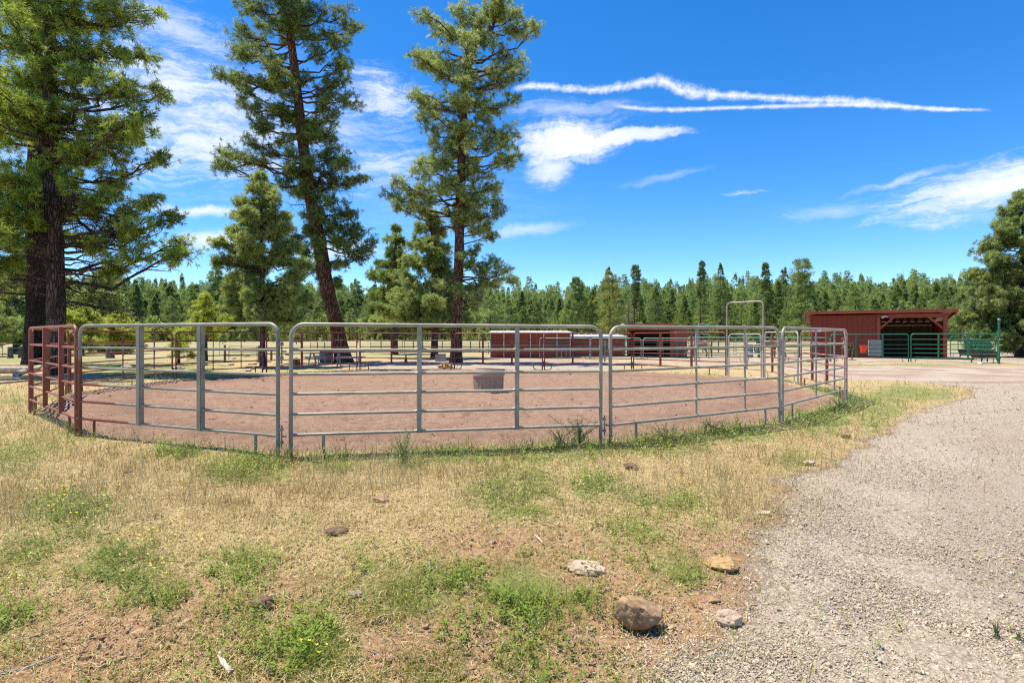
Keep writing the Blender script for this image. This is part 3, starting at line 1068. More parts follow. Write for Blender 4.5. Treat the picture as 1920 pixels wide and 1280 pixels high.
def stones(name, x, y, s, g, mat, label):
    n = len(x)
    cube = np.array([(-1, -1, -1), (1, -1, -1), (1, 1, -1), (-1, 1, -1), (-1, -1, 1), (1, -1, 1), (1, 1, 1), (-1, 1, 1)], float) * 0.62
    V = cube[None] + g.normal(0, 0.28, (n, 8, 3))
    V[:, 4:, :2] *= 0.75
    V *= np.stack([g.uniform(0.8, 1.5, n), g.uniform(0.7, 1.1, n), g.uniform(0.35, 0.75, n)], 1)[:, None, :]
    a = g.uniform(0, 2 * math.pi, n)
    ca, sa = np.cos(a), np.sin(a)
    tx = g.normal(0, 0.3, n)
    X = V[..., 0] * ca[:, None] - V[..., 1] * sa[:, None]
    Y = V[..., 0] * sa[:, None] + V[..., 1] * ca[:, None]
    Zz = V[..., 2] + X * tx[:, None]
    V = np.stack([X, Y, Zz], -1) * s[:, None, None]
    base = np.stack([x, y, gz(x, y) + s * 0.25 + 0.002], 1)
    V = V + base[:, None]
    q = np.array([(0, 3, 2, 1), (4, 5, 6, 7), (0, 1, 5, 4), (1, 2, 6, 5), (2, 3, 7, 6), (3, 0, 4, 7)])
    tri = np.concatenate([q[:, [0, 1, 2]], q[:, [0, 2, 3]]])
    f = (np.arange(n)[:, None, None] * 8 + tri[None]).reshape(-1, 3)
    tone = np.clip(g.normal(0.55, 0.22, n), 0, 1)
    o = mesh_np(name, V.reshape(-1, 3), f, mat, attrs={'tone': np.repeat(tone, 8)})
    tag(o, label, 'gravel', kind='stuff')


build_cover()

# ------------------------------------------------------------------ pines
def unit(v):
    return v / (np.linalg.norm(v, axis=-1, keepdims=True) + 1e-9)


def needles(P, Dv, g, per=22, ln=0.17, wd=0.014, spread=0.9, stem=0.12, tone=None):
    """bottle-brush tufts: P tuft positions, Dv their directions"""
    n = len(P)
    Pn = np.repeat(P, per, 0)
    Dn = np.repeat(Dv, per, 0)
    rv = unit(g.normal(0, 1, (n * per, 3)))
    d = unit(Dn * 0.75 + rv * spread)
    L = ln * g.uniform(0.7, 1.15, n * per)
    b = Pn - Dn * (g.uniform(0, 1, n * per) * stem)[:, None]
    s = unit(np.cross(d, g.normal(0, 1, (n * per, 3)))) * (wd * 0.5)
    tip = b + d * L[:, None]
    tip[:, 2] -= 0.1 * L
    mid = b + d * (L * 0.45)[:, None]
    V = np.stack([b, mid - s, tip, mid + s], 1).reshape(-1, 3)
    f = np.arange(len(V)).reshape(-1, 4)
    if tone is None:
        tone = g.uniform(0, 1, n)
    t = np.clip(np.repeat(tone, per * 4) + np.repeat(g.normal(0, 0.08, n * per), 4), 0, 1)
    return V, f, t


def curve3(a, b, sag, wig, g, k=6):
    a, b = np.asarray(a, float), np.asarray(b, float)
    t = np.linspace(0, 1, k)[:, None]
    L = np.linalg.norm(b - a)
    p = a + (b - a) * t
    p[:, 2] += (-sag * L * np.sin(t[:, 0] * math.pi))
    w = g.normal(0, wig * L, (k, 3))
    w[0] = w[-1] = 0
    return p + w


def lerp_path(path, t):
    k = len(path) - 1
    f = min(max(t, 0), 1) * k
    i = min(int(f), k - 1)
    return path[i] + (path[i + 1] - path[i]) * (f - i)


def grow(trunk, pads, seed, per=20, ln=0.17, wd=0.014, dens=1.0, tone0=0.35, bare=(), sides=8, flat=0.6, sub=1.0, spread=0.9, limb_r=1.0):
    """trunk: (x,y,z,r) rows; pads: (x,y,z,R) foliage masses, local metres.
    returns MB for wood limbs, MB for trunk, needle arrays"""
    g = np.random.default_rng(seed)
    T = np.array(trunk, float)
    tb, lb = MB(), MB()
    # trunk with small irregularities and root flare
    zz = np.linspace(T[0, 2], T[-1, 2], max(8, int((T[-1, 2] - T[0, 2]) / 0.5)))
    tx = np.interp(zz, T[:, 2], T[:, 0]) + np.convolve(g.normal(0, 0.012, len(zz) + 2), [.3, .4, .3], 'valid')
    ty = np.interp(zz, T[:, 2], T[:, 1])
    tr = np.interp(zz, T[:, 2], T[:, 3])
    pts = np.stack([tx, ty, zz], 1)
    flare = 1 + 0.3 * np.exp(-(zz - zz[0]) / 0.35)
    tb.tube(pts, tr * flare * (1 + g.normal(0, 0.02, len(zz))), n=max(sides, 6), cap=True)
    # lumpy cross-section
    v = tb.v[0]
    nn = max(sides, 6)
    for i in range(len(zz)):
        ang = np.arange(nn) * 2 * math.pi / nn
        k = 1 + 0.07 * np.sin(ang * 3 + zz[i] * 0.7) + 0.05 * np.sin(ang * 5 - zz[i] * 1.3) + g.normal(0, 0.02, nn)
        v[i * nn:(i + 1) * nn] = pts[i] + (v[i * nn:(i + 1) * nn] - pts[i]) * k[:, None]

    def attach(z):
        z = min(max(z, T[0, 2] + 0.1 * (T[-1, 2] - T[0, 2])), T[-1, 2] - 0.05)
        return np.array([np.interp(z, T[:, 2], T[:, 0]), np.interp(z, T[:, 2], T[:, 1]), z]), float(np.interp(z, T[:, 2], T[:, 3]))
    NP, ND, NTn, TW = [], [], [], []
    for p in pads:
        c = np.array(p[:3], float)
        Rr = p[3]
        flt = p[4] if len(p) > 4 else flat
        a0, _ = attach(c[2])
        hd = np.hypot(c[0] - a0[0], c[1] - a0[1])
        za = c[2] - g.uniform(0.0, 0.35) * hd
        a, r0 = attach(za)
        r = min(r0 * 0.55, (0.018 + 0.013 * (hd + Rr)) * limb_r)
        L = curve3(a, c + unit((c - a)[None])[0] * Rr * 0.4, 0.07, 0.035, g, 7)
        lb.tube(L, np.linspace(r, max(0.008, r * 0.22), 7), n=6 if r > .03 else 4, cap=False)
        ns = max(3, int((5 + 7 * Rr ** 1.5) * dens * sub))
        ptone = tone0 + g.normal(0, 0.10)
        for s_ in range(ns):
            t = g.uniform(0.45 if hd > Rr else 0.2, 1.0)
            s0 = lerp_path(L, t)
            dv = unit(g.normal(0, 1, (1, 3)))[0]
            rad = Rr * g.uniform(0.40, 1.05) + (g.uniform(0.1, 0.5) * min(1, Rr) if g.random() < 0.35 else 0)
            e = c + dv * np.array([1, 1, flt]) * rad
            sb = curve3(s0, e, 0.05, 0.06, g, 5)
            rr = max(0.006, r * 0.32)
            lb.tube(sb, np.linspace(rr, 0.005, 5), n=3, cap=False)
            nt = max(3, int(g.integers(7, 13) * (0.6 + 0.4 * dens)))
            tt = g.uniform(0.45, 1.0, nt)
            sp = np.stack([lerp_path(sb, q) for q in tt])
            out = unit(e - c + 1e-3)
            dd = unit(g.normal(0, 0.75, (nt, 3)) + out * 0.55 + np.array([0, 0, 0.45]))
            off = g.uniform(0.10, 0.42, nt)[:, None] * (0.6 + 0.35 * Rr)
            tp = sp + dd * off
            # twigs as thin slivers
            if ln < 0.3:
                TW.append(np.stack([sp, tp], 1))
            NP.append(tp)
            ND.append(dd)
            NTn.append(np.clip(ptone + g.normal(0, 0.27, nt), 0, 1))
    if TW:
        Q = np.concatenate(TW)
        d_ = unit(Q[:, 1] - Q[:, 0])
        s1 = unit(np.cross(d_, g.normal(0, 1, d_.shape)))
        s2 = np.cross(d_, s1)
        ring = [s1 * 0.006, (-0.5 * s1 + 0.866 * s2) * 0.006, (-0.5 * s1 - 0.866 * s2) * 0.006]
        vv = np.stack([Q[:, 0] + r_ for r_ in ring] + [Q[:, 1] + r_ * 0.6 for r_ in ring], 1).reshape(-1, 3)
        o6 = np.arange(len(Q))[:, None] * 6
        lb.add(vv, f4=np.concatenate([o6 + np.array([0, 1, 4, 3]), o6 + np.array([1, 2, 5, 4]), o6 + np.array([2, 0, 3, 5])]))
    for b_ in bare:
        # dead limbs without needles: (z, azimuth, length)
        z, azm, Lb = b_
        a, r0 = attach(z)
        e = a + np.array([math.cos(azm), math.sin(azm), -0.12]) * Lb
        L = curve3(a, e, -0.05, 0.05, g, 7)
        lb.tube(L, np.linspace(0.035, 0.008, 7), n=4, cap=False)
        for q in range(int(7 * Lb)):
            t = g.uniform(0.25, 1)
            s0 = lerp_path(L, t)
            dv = unit((e - a)[None] / Lb + g.normal(0, 0.7, (1, 3)))[0]
            ll = g.uniform(0.3, 1.1)
            sb = curve3(s0, s0 + dv * ll, 0.1, 0.1, g, 5)
            lb.tube(sb, np.linspace(0.010, 0.003, 5), n=3, cap=False)
            for w in range(3):
                s1 = lerp_path(sb, g.uniform(.3, 1))
                e1 = s1 + unit(dv[None] + g.normal(0, .8, (1, 3)))[0] * g.uniform(.15, .45)
                lb.tube(curve3(s1, e1, 0.1, 0.1, g, 3), (0.005, 0.004, 0.002), n=3, cap=False)
    if NP:
        V, f, t = needles(np.concatenate(NP), np.concatenate(ND), g, per, ln, wd, spread, tone=np.concatenate(NTn))
    else:
        V = None
        f = t = None
    return tb, lb, (V, f, t)


LEAF = {
    'near': mat_leaf('pine needles', (0.022, 0.058, 0.010), (0.50, 0.62, 0.09), 0.32),
    'blue': mat_leaf('dull pine needles', (0.024, 0.06, 0.018), (0.42, 0.52, 0.12), 0.28),
    'pale': mat_leaf('pale pine needles', (0.06, 0.105, 0.03), (0.52, 0.60, 0.18), 0.36),
    'olive': mat_leaf('olive pine needles', (0.032, 0.068, 0.018), (0.56, 0.65, 0.20), 0.32),
    'lime': mat_leaf('yellow green needles', (0.24, 0.30, 0.04), (0.52, 0.56, 0.10), 0.48),
    'far': mat_leaf('forest needles', (0.05, 0.09, 0.028), (0.35, 0.43, 0.12), 0.36, rnd=0.5),
    'farlime': mat_leaf('light green forest leaves', (0.25, 0.34, 0.07), (0.44, 0.54, 0.13), 0.45, rnd=0.4),
    'old': mat_leaf('yellowish old needles', (0.12, 0.15, 0.03), (0.50, 0.48, 0.12), 0.36),
    'brown': mat_leaf('dying needles', (0.16, 0.08, 0.04), (0.34, 0.20, 0.13), 0.2),
}
BARK = {
    'dark': mat_bark('dark bark', (0.045, 0.032, 0.025), (0.22, 0.15, 0.115)),
    'red': mat_bark('reddish bark', (0.055, 0.026, 0.016), (0.32, 0.165, 0.095)),
    'black': mat_bark('blackish bark', (0.014, 0.010, 0.008), (0.06, 0.04, 0.03)),
    'grey': mat_bark('grey dead wood', (0.10, 0.08, 0.07), (0.28, 0.25, 0.22)),
}


def pine(name, label, d, trunk_px, pads_px, leaf, bark, seed, depth=0.75, auto=0, cat='tree', group=None, **kw):
    """trunk_px rows (px, py, width px); pads_px rows (px, py, radius px[, depth offset m]), all at distance d"""
    g = np.random.default_rng(seed + 100)
    k = d / F
    bx = (trunk_px[0][0] - CX) * k
    bz = gzs(bx, d) - 0.05
    root = empty(name, (bx, d, bz), 0, label, cat, group)
    T = [((p[0] - CX) * k - bx, 0.0 + (p[3] if len(p) > 3 else 0), max(-0.0, Z(p[1], d) - bz), p[2] * k / 2) for p in trunk_px]
    T[0] = (T[0][0], 0, 0.0, T[0][3])
    pads = []
    tz = [t[2] for t in T]
    for p in pads_px:
        X, Zp, Rr = (p[0] - CX) * k - bx, Z(p[1], d) - bz, p[2] * k
        ax = float(np.interp(Zp, tz, [t[0] for t in T]))
        dy = p[3] if len(p) > 3 else g.uniform(-1, 1) * depth * max(Rr, 0.55 * abs(X - ax) + 0.5 * Rr)
        pads.append((X, dy, Zp, Rr * 1.12))
    # fill in front of and behind the trunk so that the crown is round
    zs = [p[2] for p in pads]
    hw = [abs(p[0] - np.interp(p[2], tz, [t[0] for t in T])) + p[3] for p in pads]
    for i in range(auto):
        j = g.integers(0, len(pads_px))
        z = pads[j][2] + g.uniform(-0.5, 0.5)
        ax = float(np.interp(z, tz, [t[0] for t in T]))
        rad = hw[j] * g.uniform(0.35, 0.8)
        a = g.choice([-1, 1]) * (math.pi / 2 + g.normal(0, 0.45))
        pads.append((ax + math.cos(a) * rad * 0.8, math.sin(a) * rad, z, pads[j][3] * g.uniform(0.6, 0.9)))
    tb, lb, (V, f, t) = grow(T, pads, seed, **kw)
    tb.build('trunk', BARK[bark], root, smooth=True)
    lb.build('branches', BARK[bark], root, smooth=True)
    if V is not None:
        mesh_np('crown', V, f, LEAF[leaf], root, attrs={'tone': t})
    return root


def bigtrees():
    # A: foreground tree at the left edge
    A = [(262, 8, 26), (225, 25, 34), (180, 30, 40), (120, 20, 44), (70, 35, 40), (20, 25, 40), (232, 78, 26), (205, 95, 30), (150, 80, 44), (90, 95, 44), (30, 90, 44), (-30, 60, 50),
         (285, 158, 20), (262, 172, 26), (225, 165, 30), (180, 150, 32), (130, 165, 40), (60, 160, 38), (0, 160, 45), (-50, 150, 50),
         (298, 225, 18), (285, 262, 24), (298, 290, 18), (245, 240, 34), (200, 225, 34), (230, 290, 30), (160, 235, 42), (100, 225, 42), (40, 200, 38), (20, 250, 42, -1.5), (70, 240, 40, -1.2), (-30, 240, 50),
         (180, 290, 36), (130, 300, 40), (80, 320, 34), (215, 328, 26), (160, 350, 30), (-10, 310, 44), (-60, 330, 50),
         (322, 405, 18), (300, 380, 17), (288, 420, 24), (330, 470, 18), (310, 450, 25), (260, 445, 28), (220, 430, 24), (280, 480, 22), (215, 375, 24), (180, 400, 22), (240, 395, 16),
         (60, 380, 28), (10, 400, 34), (-30, 420, 40), (195, 460, 16), (240, 500, 12)]
    g = np.random.default_rng(3)
    A += [(60, 455, 20, -1.6), (42, 500, 20, -1.8), (64, 415, 20, -1.5), (50, 375, 22, -1.8), (30, 440, 20, -1.6), (72, 350, 24, -1.2), (74, 500, 13, -1.2)]
    T = [(108, 712, 31), (106, 640, 30), (104, 560, 30), (101, 430, 27), (98, 330, 25), (95, 200, 24), (92, 60, 20), (92, -120, 14), (90, -330, 4)]
    up = [(92 + g.normal(0, 50) * (1 - i / 26), -20 - i * 12, 40 - i * 0.8) for i in range(26)]
    bare = []
    for i in range(50):
        z = g.uniform(2.6, 7.6)
        bare.append((z, g.uniform(-0.6, 0.6) if g.random() < 0.55 else g.uniform(2.3, 4.2), g.uniform(1.4, 3.6)))
    pine('ponderosa_pine', 'big bushy pine in front of the darker trunk, filling the upper left corner', 21.4, T, A + up, 'near', 'dark', 31, depth=0.7, auto=44,
         per=16, ln=0.22, wd=0.025, dens=1.25, tone0=0.45, bare=bare, sides=14)
    # rear old tree whose bare trunk stands just left of A
    T = [(67, 686, 34), (67, 600, 33), (68, 500, 31), (70, 380, 29), (70, 200, 28), (72, 20, 20), (72, -150, 8)]
    pads = [(40 + g.normal(0, 55), 60 - i * 9, 30) for i in range(24)] + [(10, 330, 32), (-40, 260, 40), (120, 180, 34), (30, 420, 26), (-20, 470, 36), (-50, 520, 36), (20, 540, 22)]
    bare = [(g.uniform(5, 9), g.uniform(2.0, 4.4), g.uniform(1.5, 4)) for i in range(12)]
    pine('ponderosa_pine', 'old pine with thick nearly black trunk standing behind the big bushy pine', 29.6, T, pads, 'near', 'black', 32, depth=0.8, auto=8,
         per=16, ln=0.22, wd=0.02, dens=0.8, tone0=0.35, bare=bare, sides=14)
    # B: leaning pine
    T = [(646, 681, 30), (640, 650, 27), (629, 600, 26), (618, 560, 25), (604, 490, 24), (594, 430, 23), (583, 370, 22), (572, 300, 20), (565, 250, 18), (559, 190, 17), (552, 130, 16), (545, 70, 14), (538, 0, 11), (534, -60, 7), (532, -110, 3)]
    B = [(430, 42, 20), (455, 55, 24), (490, 30, 28), (520, 60, 24), (470, 15, 22), (445, 85, 14), (560, 20, 30), (600, 30, 26), (640, 20, 26), (662, 35, 16), (620, 60, 24), (650, 85, 22), (585, 80, 22), (540, 10, 30), (640, 115, 16), (655, 130, 12),
         (452, 112, 18), (480, 105, 18), (430, 128, 14), (420, 150, 14), (455, 150, 24), (490, 140, 20), (515, 165, 16), (470, 180, 14), (440, 175, 12), (515, 110, 16), (600, 110, 16),
         (600, 165, 20), (630, 160, 22), (655, 185, 20), (640, 205, 20), (610, 200, 18), (590, 225, 16), (625, 225, 16), (570, 150, 16), (655, 165, 12),
         (500, 215, 22), (525, 225, 24), (545, 215, 22), (480, 230, 18), (560, 240, 26), (590, 255, 24), (620, 260, 18), (500, 250, 20),
         (425, 290, 17), (450, 285, 20), (440, 310, 16), (475, 270, 18), (470, 300, 14), (505, 285, 14), (432, 322, 10), (530, 260, 20), (545, 290, 22),
         (600, 290, 24), (635, 290, 26), (660, 315, 20), (650, 335, 18), (615, 320, 24), (585, 320, 22), (675, 325, 12), (560, 330, 18), (530, 340, 14), (630, 345, 14),
         (560, 365, 14), (600, 370, 24), (635, 380, 24), (660, 400, 20), (625, 410, 22), (595, 405, 18), (680, 430, 18), (695, 452, 14), (655, 440, 22), (670, 475, 18), (640, 460, 18), (690, 480, 12), (650, 495, 12), (645, 425, 18),
         (620, 500, 14), (600, 520, 12), (570, 470, 14), (580, 500, 14), (625, 530, 12), (555, 450, 12)]
    up = [(535 + g.normal(0, 40) * (1 - i / 12), -20 - i * 8, 26) for i in range(12)]
    bare = [(g.uniform(5.2, 13), g.uniform(0, 6.28), g.uniform(0.8, 2.2)) for i in range(16)]
    pine('ponderosa_pine', 'tall dark pine with leaning reddish trunk, second of the three tall pines', 31.8, T, B + up, 'blue', 'red', 41, depth=0.75, auto=42,
         per=14, ln=0.22, wd=0.025, dens=1.25, tone0=0.36, bare=bare, sides=12, flat=0.7)
    # C: upright pine
    T = [(855, 686, 22), (856, 640, 20), (858, 560, 19), (860, 470, 18), (862, 400, 16.5), (865, 320, 15.5), (868, 250, 14), (871, 180, 12), (876, 130, 10), (888, 90, 9), (905, 70, 8), (925, 50, 5)]
    Cc = [(850, 25, 20), (880, 35, 24), (910, 20, 18), (935, 22, 18), (960, 30, 20), (985, 50, 18), (1002, 80, 14), (985, 95, 14), (960, 60, 18), (820, 55, 22), (795, 62, 16), (780, 75, 10), (840, 70, 26), (870, 75, 24), (920, 85, 20),
          (790, 95, 16), (815, 100, 22), (845, 110, 24), (880, 115, 26), (915, 120, 24), (945, 110, 18), (960, 135, 14), (785, 128, 12), (810, 140, 18), (840, 150, 24), (875, 160, 26), (915, 155, 24), (945, 160, 18), (970, 160, 14),
          (785, 165, 14), (800, 185, 18), (780, 205, 14), (815, 195, 22), (850, 195, 24), (890, 195, 24), (925, 195, 22), (960, 185, 14), (800, 220, 14), (835, 235, 20), (870, 235, 20),
          (905, 230, 22), (935, 235, 22), (960, 255, 18), (970, 275, 12), (950, 285, 16), (920, 270, 22), (890, 270, 18), (805, 250, 16), (820, 275, 18), (845, 280, 18), (800, 290, 12), (940, 305, 14), (960, 300, 12),
          (835, 305, 20), (810, 315, 20), (785, 325, 16), (765, 345, 16), (745, 350, 14), (728, 360, 10), (750, 375, 14), (775, 365, 18), (800, 350, 20), (830, 340, 20), (755, 395, 10), (780, 390, 16), (805, 380, 16),
          (880, 320, 20), (905, 330, 22), (930, 350, 18), (895, 360, 22), (920, 380, 20), (938, 400, 14), (900, 400, 22), (880, 385, 18), (915, 425, 16), (895, 430, 14), (870, 410, 16), (925, 440, 8), (845, 400, 12),
          (890, 470, 10), (900, 505, 16), (925, 495, 18), (945, 515, 16), (915, 520, 16), (960, 520, 10), (885, 500, 12), (900, 530, 12), (880, 540, 10), (905, 555, 14), (895, 570, 8), (935, 530, 12)]
    bare = [(g.uniform(6.2, 12), g.uniform(0, 6.28), g.uniform(0.6, 1.5)) for i in range(10)]
    pine('ponderosa_pine', 'tall upright pine with bushy sunlit top, third of the three tall pines', 31.0, T, Cc, 'olive', 'red', 51, depth=0.8, auto=40,
         per=14, ln=0.20, wd=0.024, dens=1.35, tone0=0.50, bare=bare, sides=12, flat=0.85)
    # D: smaller pine below the leaning one
    T = [(493, 689, 11), (493, 640, 10), (492, 560, 9), (491, 480, 7), (489, 400, 5), (487, 350, 3), (486, 320, 1.5)]
    D_ = [(486, 335, 10), (475, 355, 12), (498, 355, 12), (465, 380, 14), (490, 385, 16), (515, 375, 12), (450, 405, 13), (475, 410, 16), (510, 405, 16), (530, 410, 10), (425, 430, 14), (450, 435, 16), (490, 440, 18), (520, 435, 16), (540, 430, 10),
          (415, 455, 10), (440, 465, 16), (470, 465, 14), (515, 465, 16), (545, 465, 12), (420, 490, 14), (450, 490, 16), (530, 490, 16), (555, 490, 12), (490, 490, 14), (425, 515, 10), (460, 520, 14), (540, 515, 16), (560, 520, 12)]
    D_ = [(p[0] + (p[0] - 490) * .08, p[1], p[2] * 1.15) for p in D_]
    D2 = [(430, 540, 18), (460, 545, 22), (495, 540, 24), (530, 545, 22), (560, 545, 16), (440, 570, 18), (470, 575, 22), (510, 575, 24), (545, 575, 18), (455, 598, 12), (485, 600, 14), (520, 600, 16), (550, 598, 10), (575, 560, 10), (415, 555, 10)]
    pine('young_pine', 'medium pine with pale upper crown and dark skirt, left of the leaning pine', 26.5, T, D_ + D2, 'pale', 'dark', 61, depth=0.9, auto=18,
         per=18, ln=0.20, wd=0.022, dens=1.8, tone0=0.45, sides=8)
    # E, F: pines between leaning tree and upright tree
    T = [(815, 680, 13), (815, 620, 12), (814, 560, 10), (812, 500, 8), (810, 440, 5), (808, 395, 2)]
    E_ = [(808, 405, 14), (795, 430, 18), (822, 435, 16), (780, 455, 18), (805, 465, 22), (830, 470, 16), (770, 490, 20), (800, 500, 24), (830, 505, 20), (755, 520, 18), (785, 530, 26), (825, 535, 24), (850, 520, 14), (735, 550, 18), (765, 560, 24),
          (805, 570, 26), (840, 565, 22), (865, 555, 16), (720, 580, 16), (750, 590, 20), (785, 598, 22), (830, 595, 20), (860, 590, 18), (885, 575, 14), (700, 600, 14), (880, 598, 12)]
    pine('young_pine', 'broad pale green pine in front of the upright pine trunk on its left', 37.0, T, E_, 'pale', 'dark', 62, depth=0.9, auto=14,
         per=20, ln=0.22, wd=0.024, dens=1.9, tone0=0.42, sides=8)
    T = [(741, 672, 10), (741, 600, 9), (741, 520, 7), (742, 450, 3), (742, 418, 1)]
    F_ = [(742, 428, 7), (738, 448, 12), (750, 455, 8), (732, 470, 14), (752, 478, 12), (722, 495, 16), (745, 500, 18), (715, 520, 18), (740, 530, 20), (705, 550, 18), (730, 560, 22), (700, 580, 18), (755, 560, 14), (725, 595, 18), (690, 600, 12)]
    pine('young_pine', 'narrow dark pine rising left of the broad pale one', 46.0, T, F_, 'blue', 'dark', 63, depth=0.9, auto=8,
         per=18, ln=0.27, wd=0.036, dens=1.5, tone0=0.45, sides=6)
    # lime saplings
    T = [(386, 680, 7), (386, 620, 5), (385, 552, 1.5)]
    S1 = [(385, 560, 8), (378, 572, 12), (394, 575, 12), (372, 590, 14), (395, 592, 16), (412, 598, 12), (360, 605, 12), (385, 608, 16), (405, 615, 14), (425, 612, 10), (345, 618, 8), (370, 622, 12), (350, 632, 10), (395, 628, 10)]
    pine('pine_sapling', 'bright lime green young pine behind the grey panel with flat uprights', 34.0, T, S1, 'lime', 'dark', 64, depth=0.9, auto=5, per=18, ln=0.18, wd=0.02, dens=1.1, tone0=0.5, sides=6)
    T = [(335, 680, 5), (335, 650, 4), (336, 622, 1.5)]
    S2 = [(336, 628, 8), (328, 638, 10), (346, 640, 10), (320, 650, 9), (338, 652, 10), (355, 652, 9), (330, 665, 6), (352, 664, 6)]
    pine('pine_sapling', 'small yellow-green pine beside the far red panels, left of the lime one', 31.0, T, S2, 'lime', 'dark', 65, depth=0.9, auto=2, per=16, ln=0.16, wd=0.018, dens=1.0, tone0=0.4, sides=6)
    # H: right edge
    T = [(1916, 684, 19), (1916, 640, 18), (1916, 560, 15), (1918, 480, 11), (1920, 400, 6), (1922, 350, 2)]
    g2 = np.random.default_rng(9)
    H_ = [(1918, 372, 14), (1905, 395, 16), (1898, 420, 18), (1880, 440, 14), (1875, 460, 18), (1895, 450, 22), (1862, 485, 14), (1880, 490, 22), (1850, 510, 14), (1868, 520, 20), (1895, 515, 24), (1845, 540, 14), (1862, 550, 20), (1890, 555, 24),
          (1840, 568, 12), (1860, 580, 18), (1885, 590, 22), (1850, 600, 14), (1875, 612, 14), (1838, 590, 8), (1905, 610, 18)]
    H_ += [(1846, 622, 14), (1868, 634, 16), (1890, 632, 18), (1856, 645, 9), (1882, 648, 10), (1836, 550, 10)]
    H_ = [(p[0] - 4, p[1], p[2] * 1.2) for p in H_] + [(2 * 1918 - p[0], p[1] + g2.normal(0, 6), p[2]) for p in H_]
    pine('ponderosa_pine', 'round full pine cut by the right edge, behind the steel panels', 40.0, T, H_, 'olive', 'dark', 71, depth=0.95, auto=60,
         per=20, ln=0.24, wd=0.028, dens=1.8, tone0=0.28, sides=10)
    # pale pines in the left distance
    for i, (px, top, rad, d, lab, lf) in enumerate([(30, 470, 70, 48, 'light green pine behind the two dark trunks at the left edge', 'pale'),
                                                  (190, 500, 55, 52, 'yellowish pine behind the drooping dead twigs of the bushy pine', 'pale'),
                                                  (-60, 520, 60, 40, 'light pine mostly beyond the left edge', 'pale'),
                                                  (115, 520, 50, 60, 'pale pine seen just right of the front trunk', 'pale'),
                                                  (150, 575, 30, 43, 'low yellow-green pine just right of the two left trunks', 'lime'),
                                                  (218, 590, 26, 47, 'small yellow-green pine under the drooping twigs, left of the lime one', 'lime')]):
        T = [(px, 668, 12), (px, 600, 9), (px, top, 2)]
        g3 = np.random.default_rng(200 + i)
        pads = []
        for q in range(26):
            t = q / 25
            y = top + 8 + t * (632 - top)
            w = rad * (0.15 + 0.85 * min(1, t * 1.6))
            pads.append((px + g3.uniform(-1, 1) * w, y, 10 + 12 * min(1, t * 2)))
        pine('young_pine', lab, d, T, pads, lf, 'dark', 210 + i, depth=0.9, auto=14, per=14, ln=0.26, wd=0.036, dens=1.3, tone0=0.62, sides=6)


bigtrees()


# ------------------------------------------------------------------ forest
def proto(h, r, style, seed, lod=1.0, tone0=0.45):
    """forest tree: needle sprays spread over an uneven layered crown"""
    g = np.random.default_rng(seed)
    lean = g.normal(0, .02, 2)
    T = [(0, 0, 0, 0.18 + 0.007 * h), (lean[0] * h * .5, lean[1] * h * .5, h * 0.5, 0.14), (lean[0] * h, lean[1] * h, h * 0.96, 0.03)]
    tb, lb = MB(), MB()
    tb.tube([q[:3] for q in T], [q[3] for q in T], n=5)
    lo = {'cone': 0.07, 'tall': 0.36, 'bushy': 0.08, 'thin': 0.2, 'round': 0.14, 'open': 0.45}[style]
    N = int((2000 if lod >= 1 else 340) * (0.6 + 0.4 * h / 15) * (0.8 + .2 * r / 3.4))
    # limbs: sprays gather round limb ends so that the outline stays ragged
    nl = int(46 + h * 2.2)
    lt = np.sort(g.uniform(0, 1, nl)) ** 0.92
    la = np.arange(nl) * 2.4 + g.normal(0, 0.5, nl)
    if style == 'cone':
        w = r * (1 - lt) ** 0.85 + 0.18
    elif style == 'tall':
        w = r * (0.5 + 0.5 * np.sin(lt * 2.4 + 0.4)) * (1 - lt * 0.62)
    elif style == 'thin':
        w = r * (1 - lt * 0.85)
    elif style == 'round':
        w = r * np.minimum(1, 2.0 * (1 - lt) ** .8) * (0.7 + 0.3 * lt)
    elif style == 'open':
        w = r * (0.55 + 0.45 * np.sin(lt * 3.0))
    else:
        w = r * np.sqrt(np.maximum(0.05, 1 - (lt * 1.02) ** 2))
    w = w * g.uniform(0.55, 1.2, nl)
    k = g.integers(0, nl, N)
    q = np.sqrt(g.uniform(0.03, 1, N))
    rad = w[k] * q
    a = la[k] + g.normal(0, 0.30, N) / (0.5 + q)
    z = h * (lo + (1 - lo) * lt[k]) - rad * (0.10 if style != 'bushy' else -0.1) + g.normal(0, 0.16 + 0.1 * w[k] / 3, N)
    P = np.stack([np.cos(a) * rad + lean[0] * z, np.sin(a) * rad + lean[1] * z, z], 1)
    Dv = unit(np.stack([np.cos(a), np.sin(a), np.full(N, 0.55)], 1) + g.normal(0, .35, (N, 3)))
    tone = np.clip(tone0 - .05 + g.normal(0, .17, nl)[k] + g.normal(0, .16, N), 0, 1)
    if lod >= 1:
        nd = needles(P, Dv, g, 6, 0.46, 0.11, 0.9, 0.1, tone)
    else:
        nd = needles(P, Dv, g, 4, 0.75, 0.24, 0.9, 0.1, tone)
    return tb, lb, nd


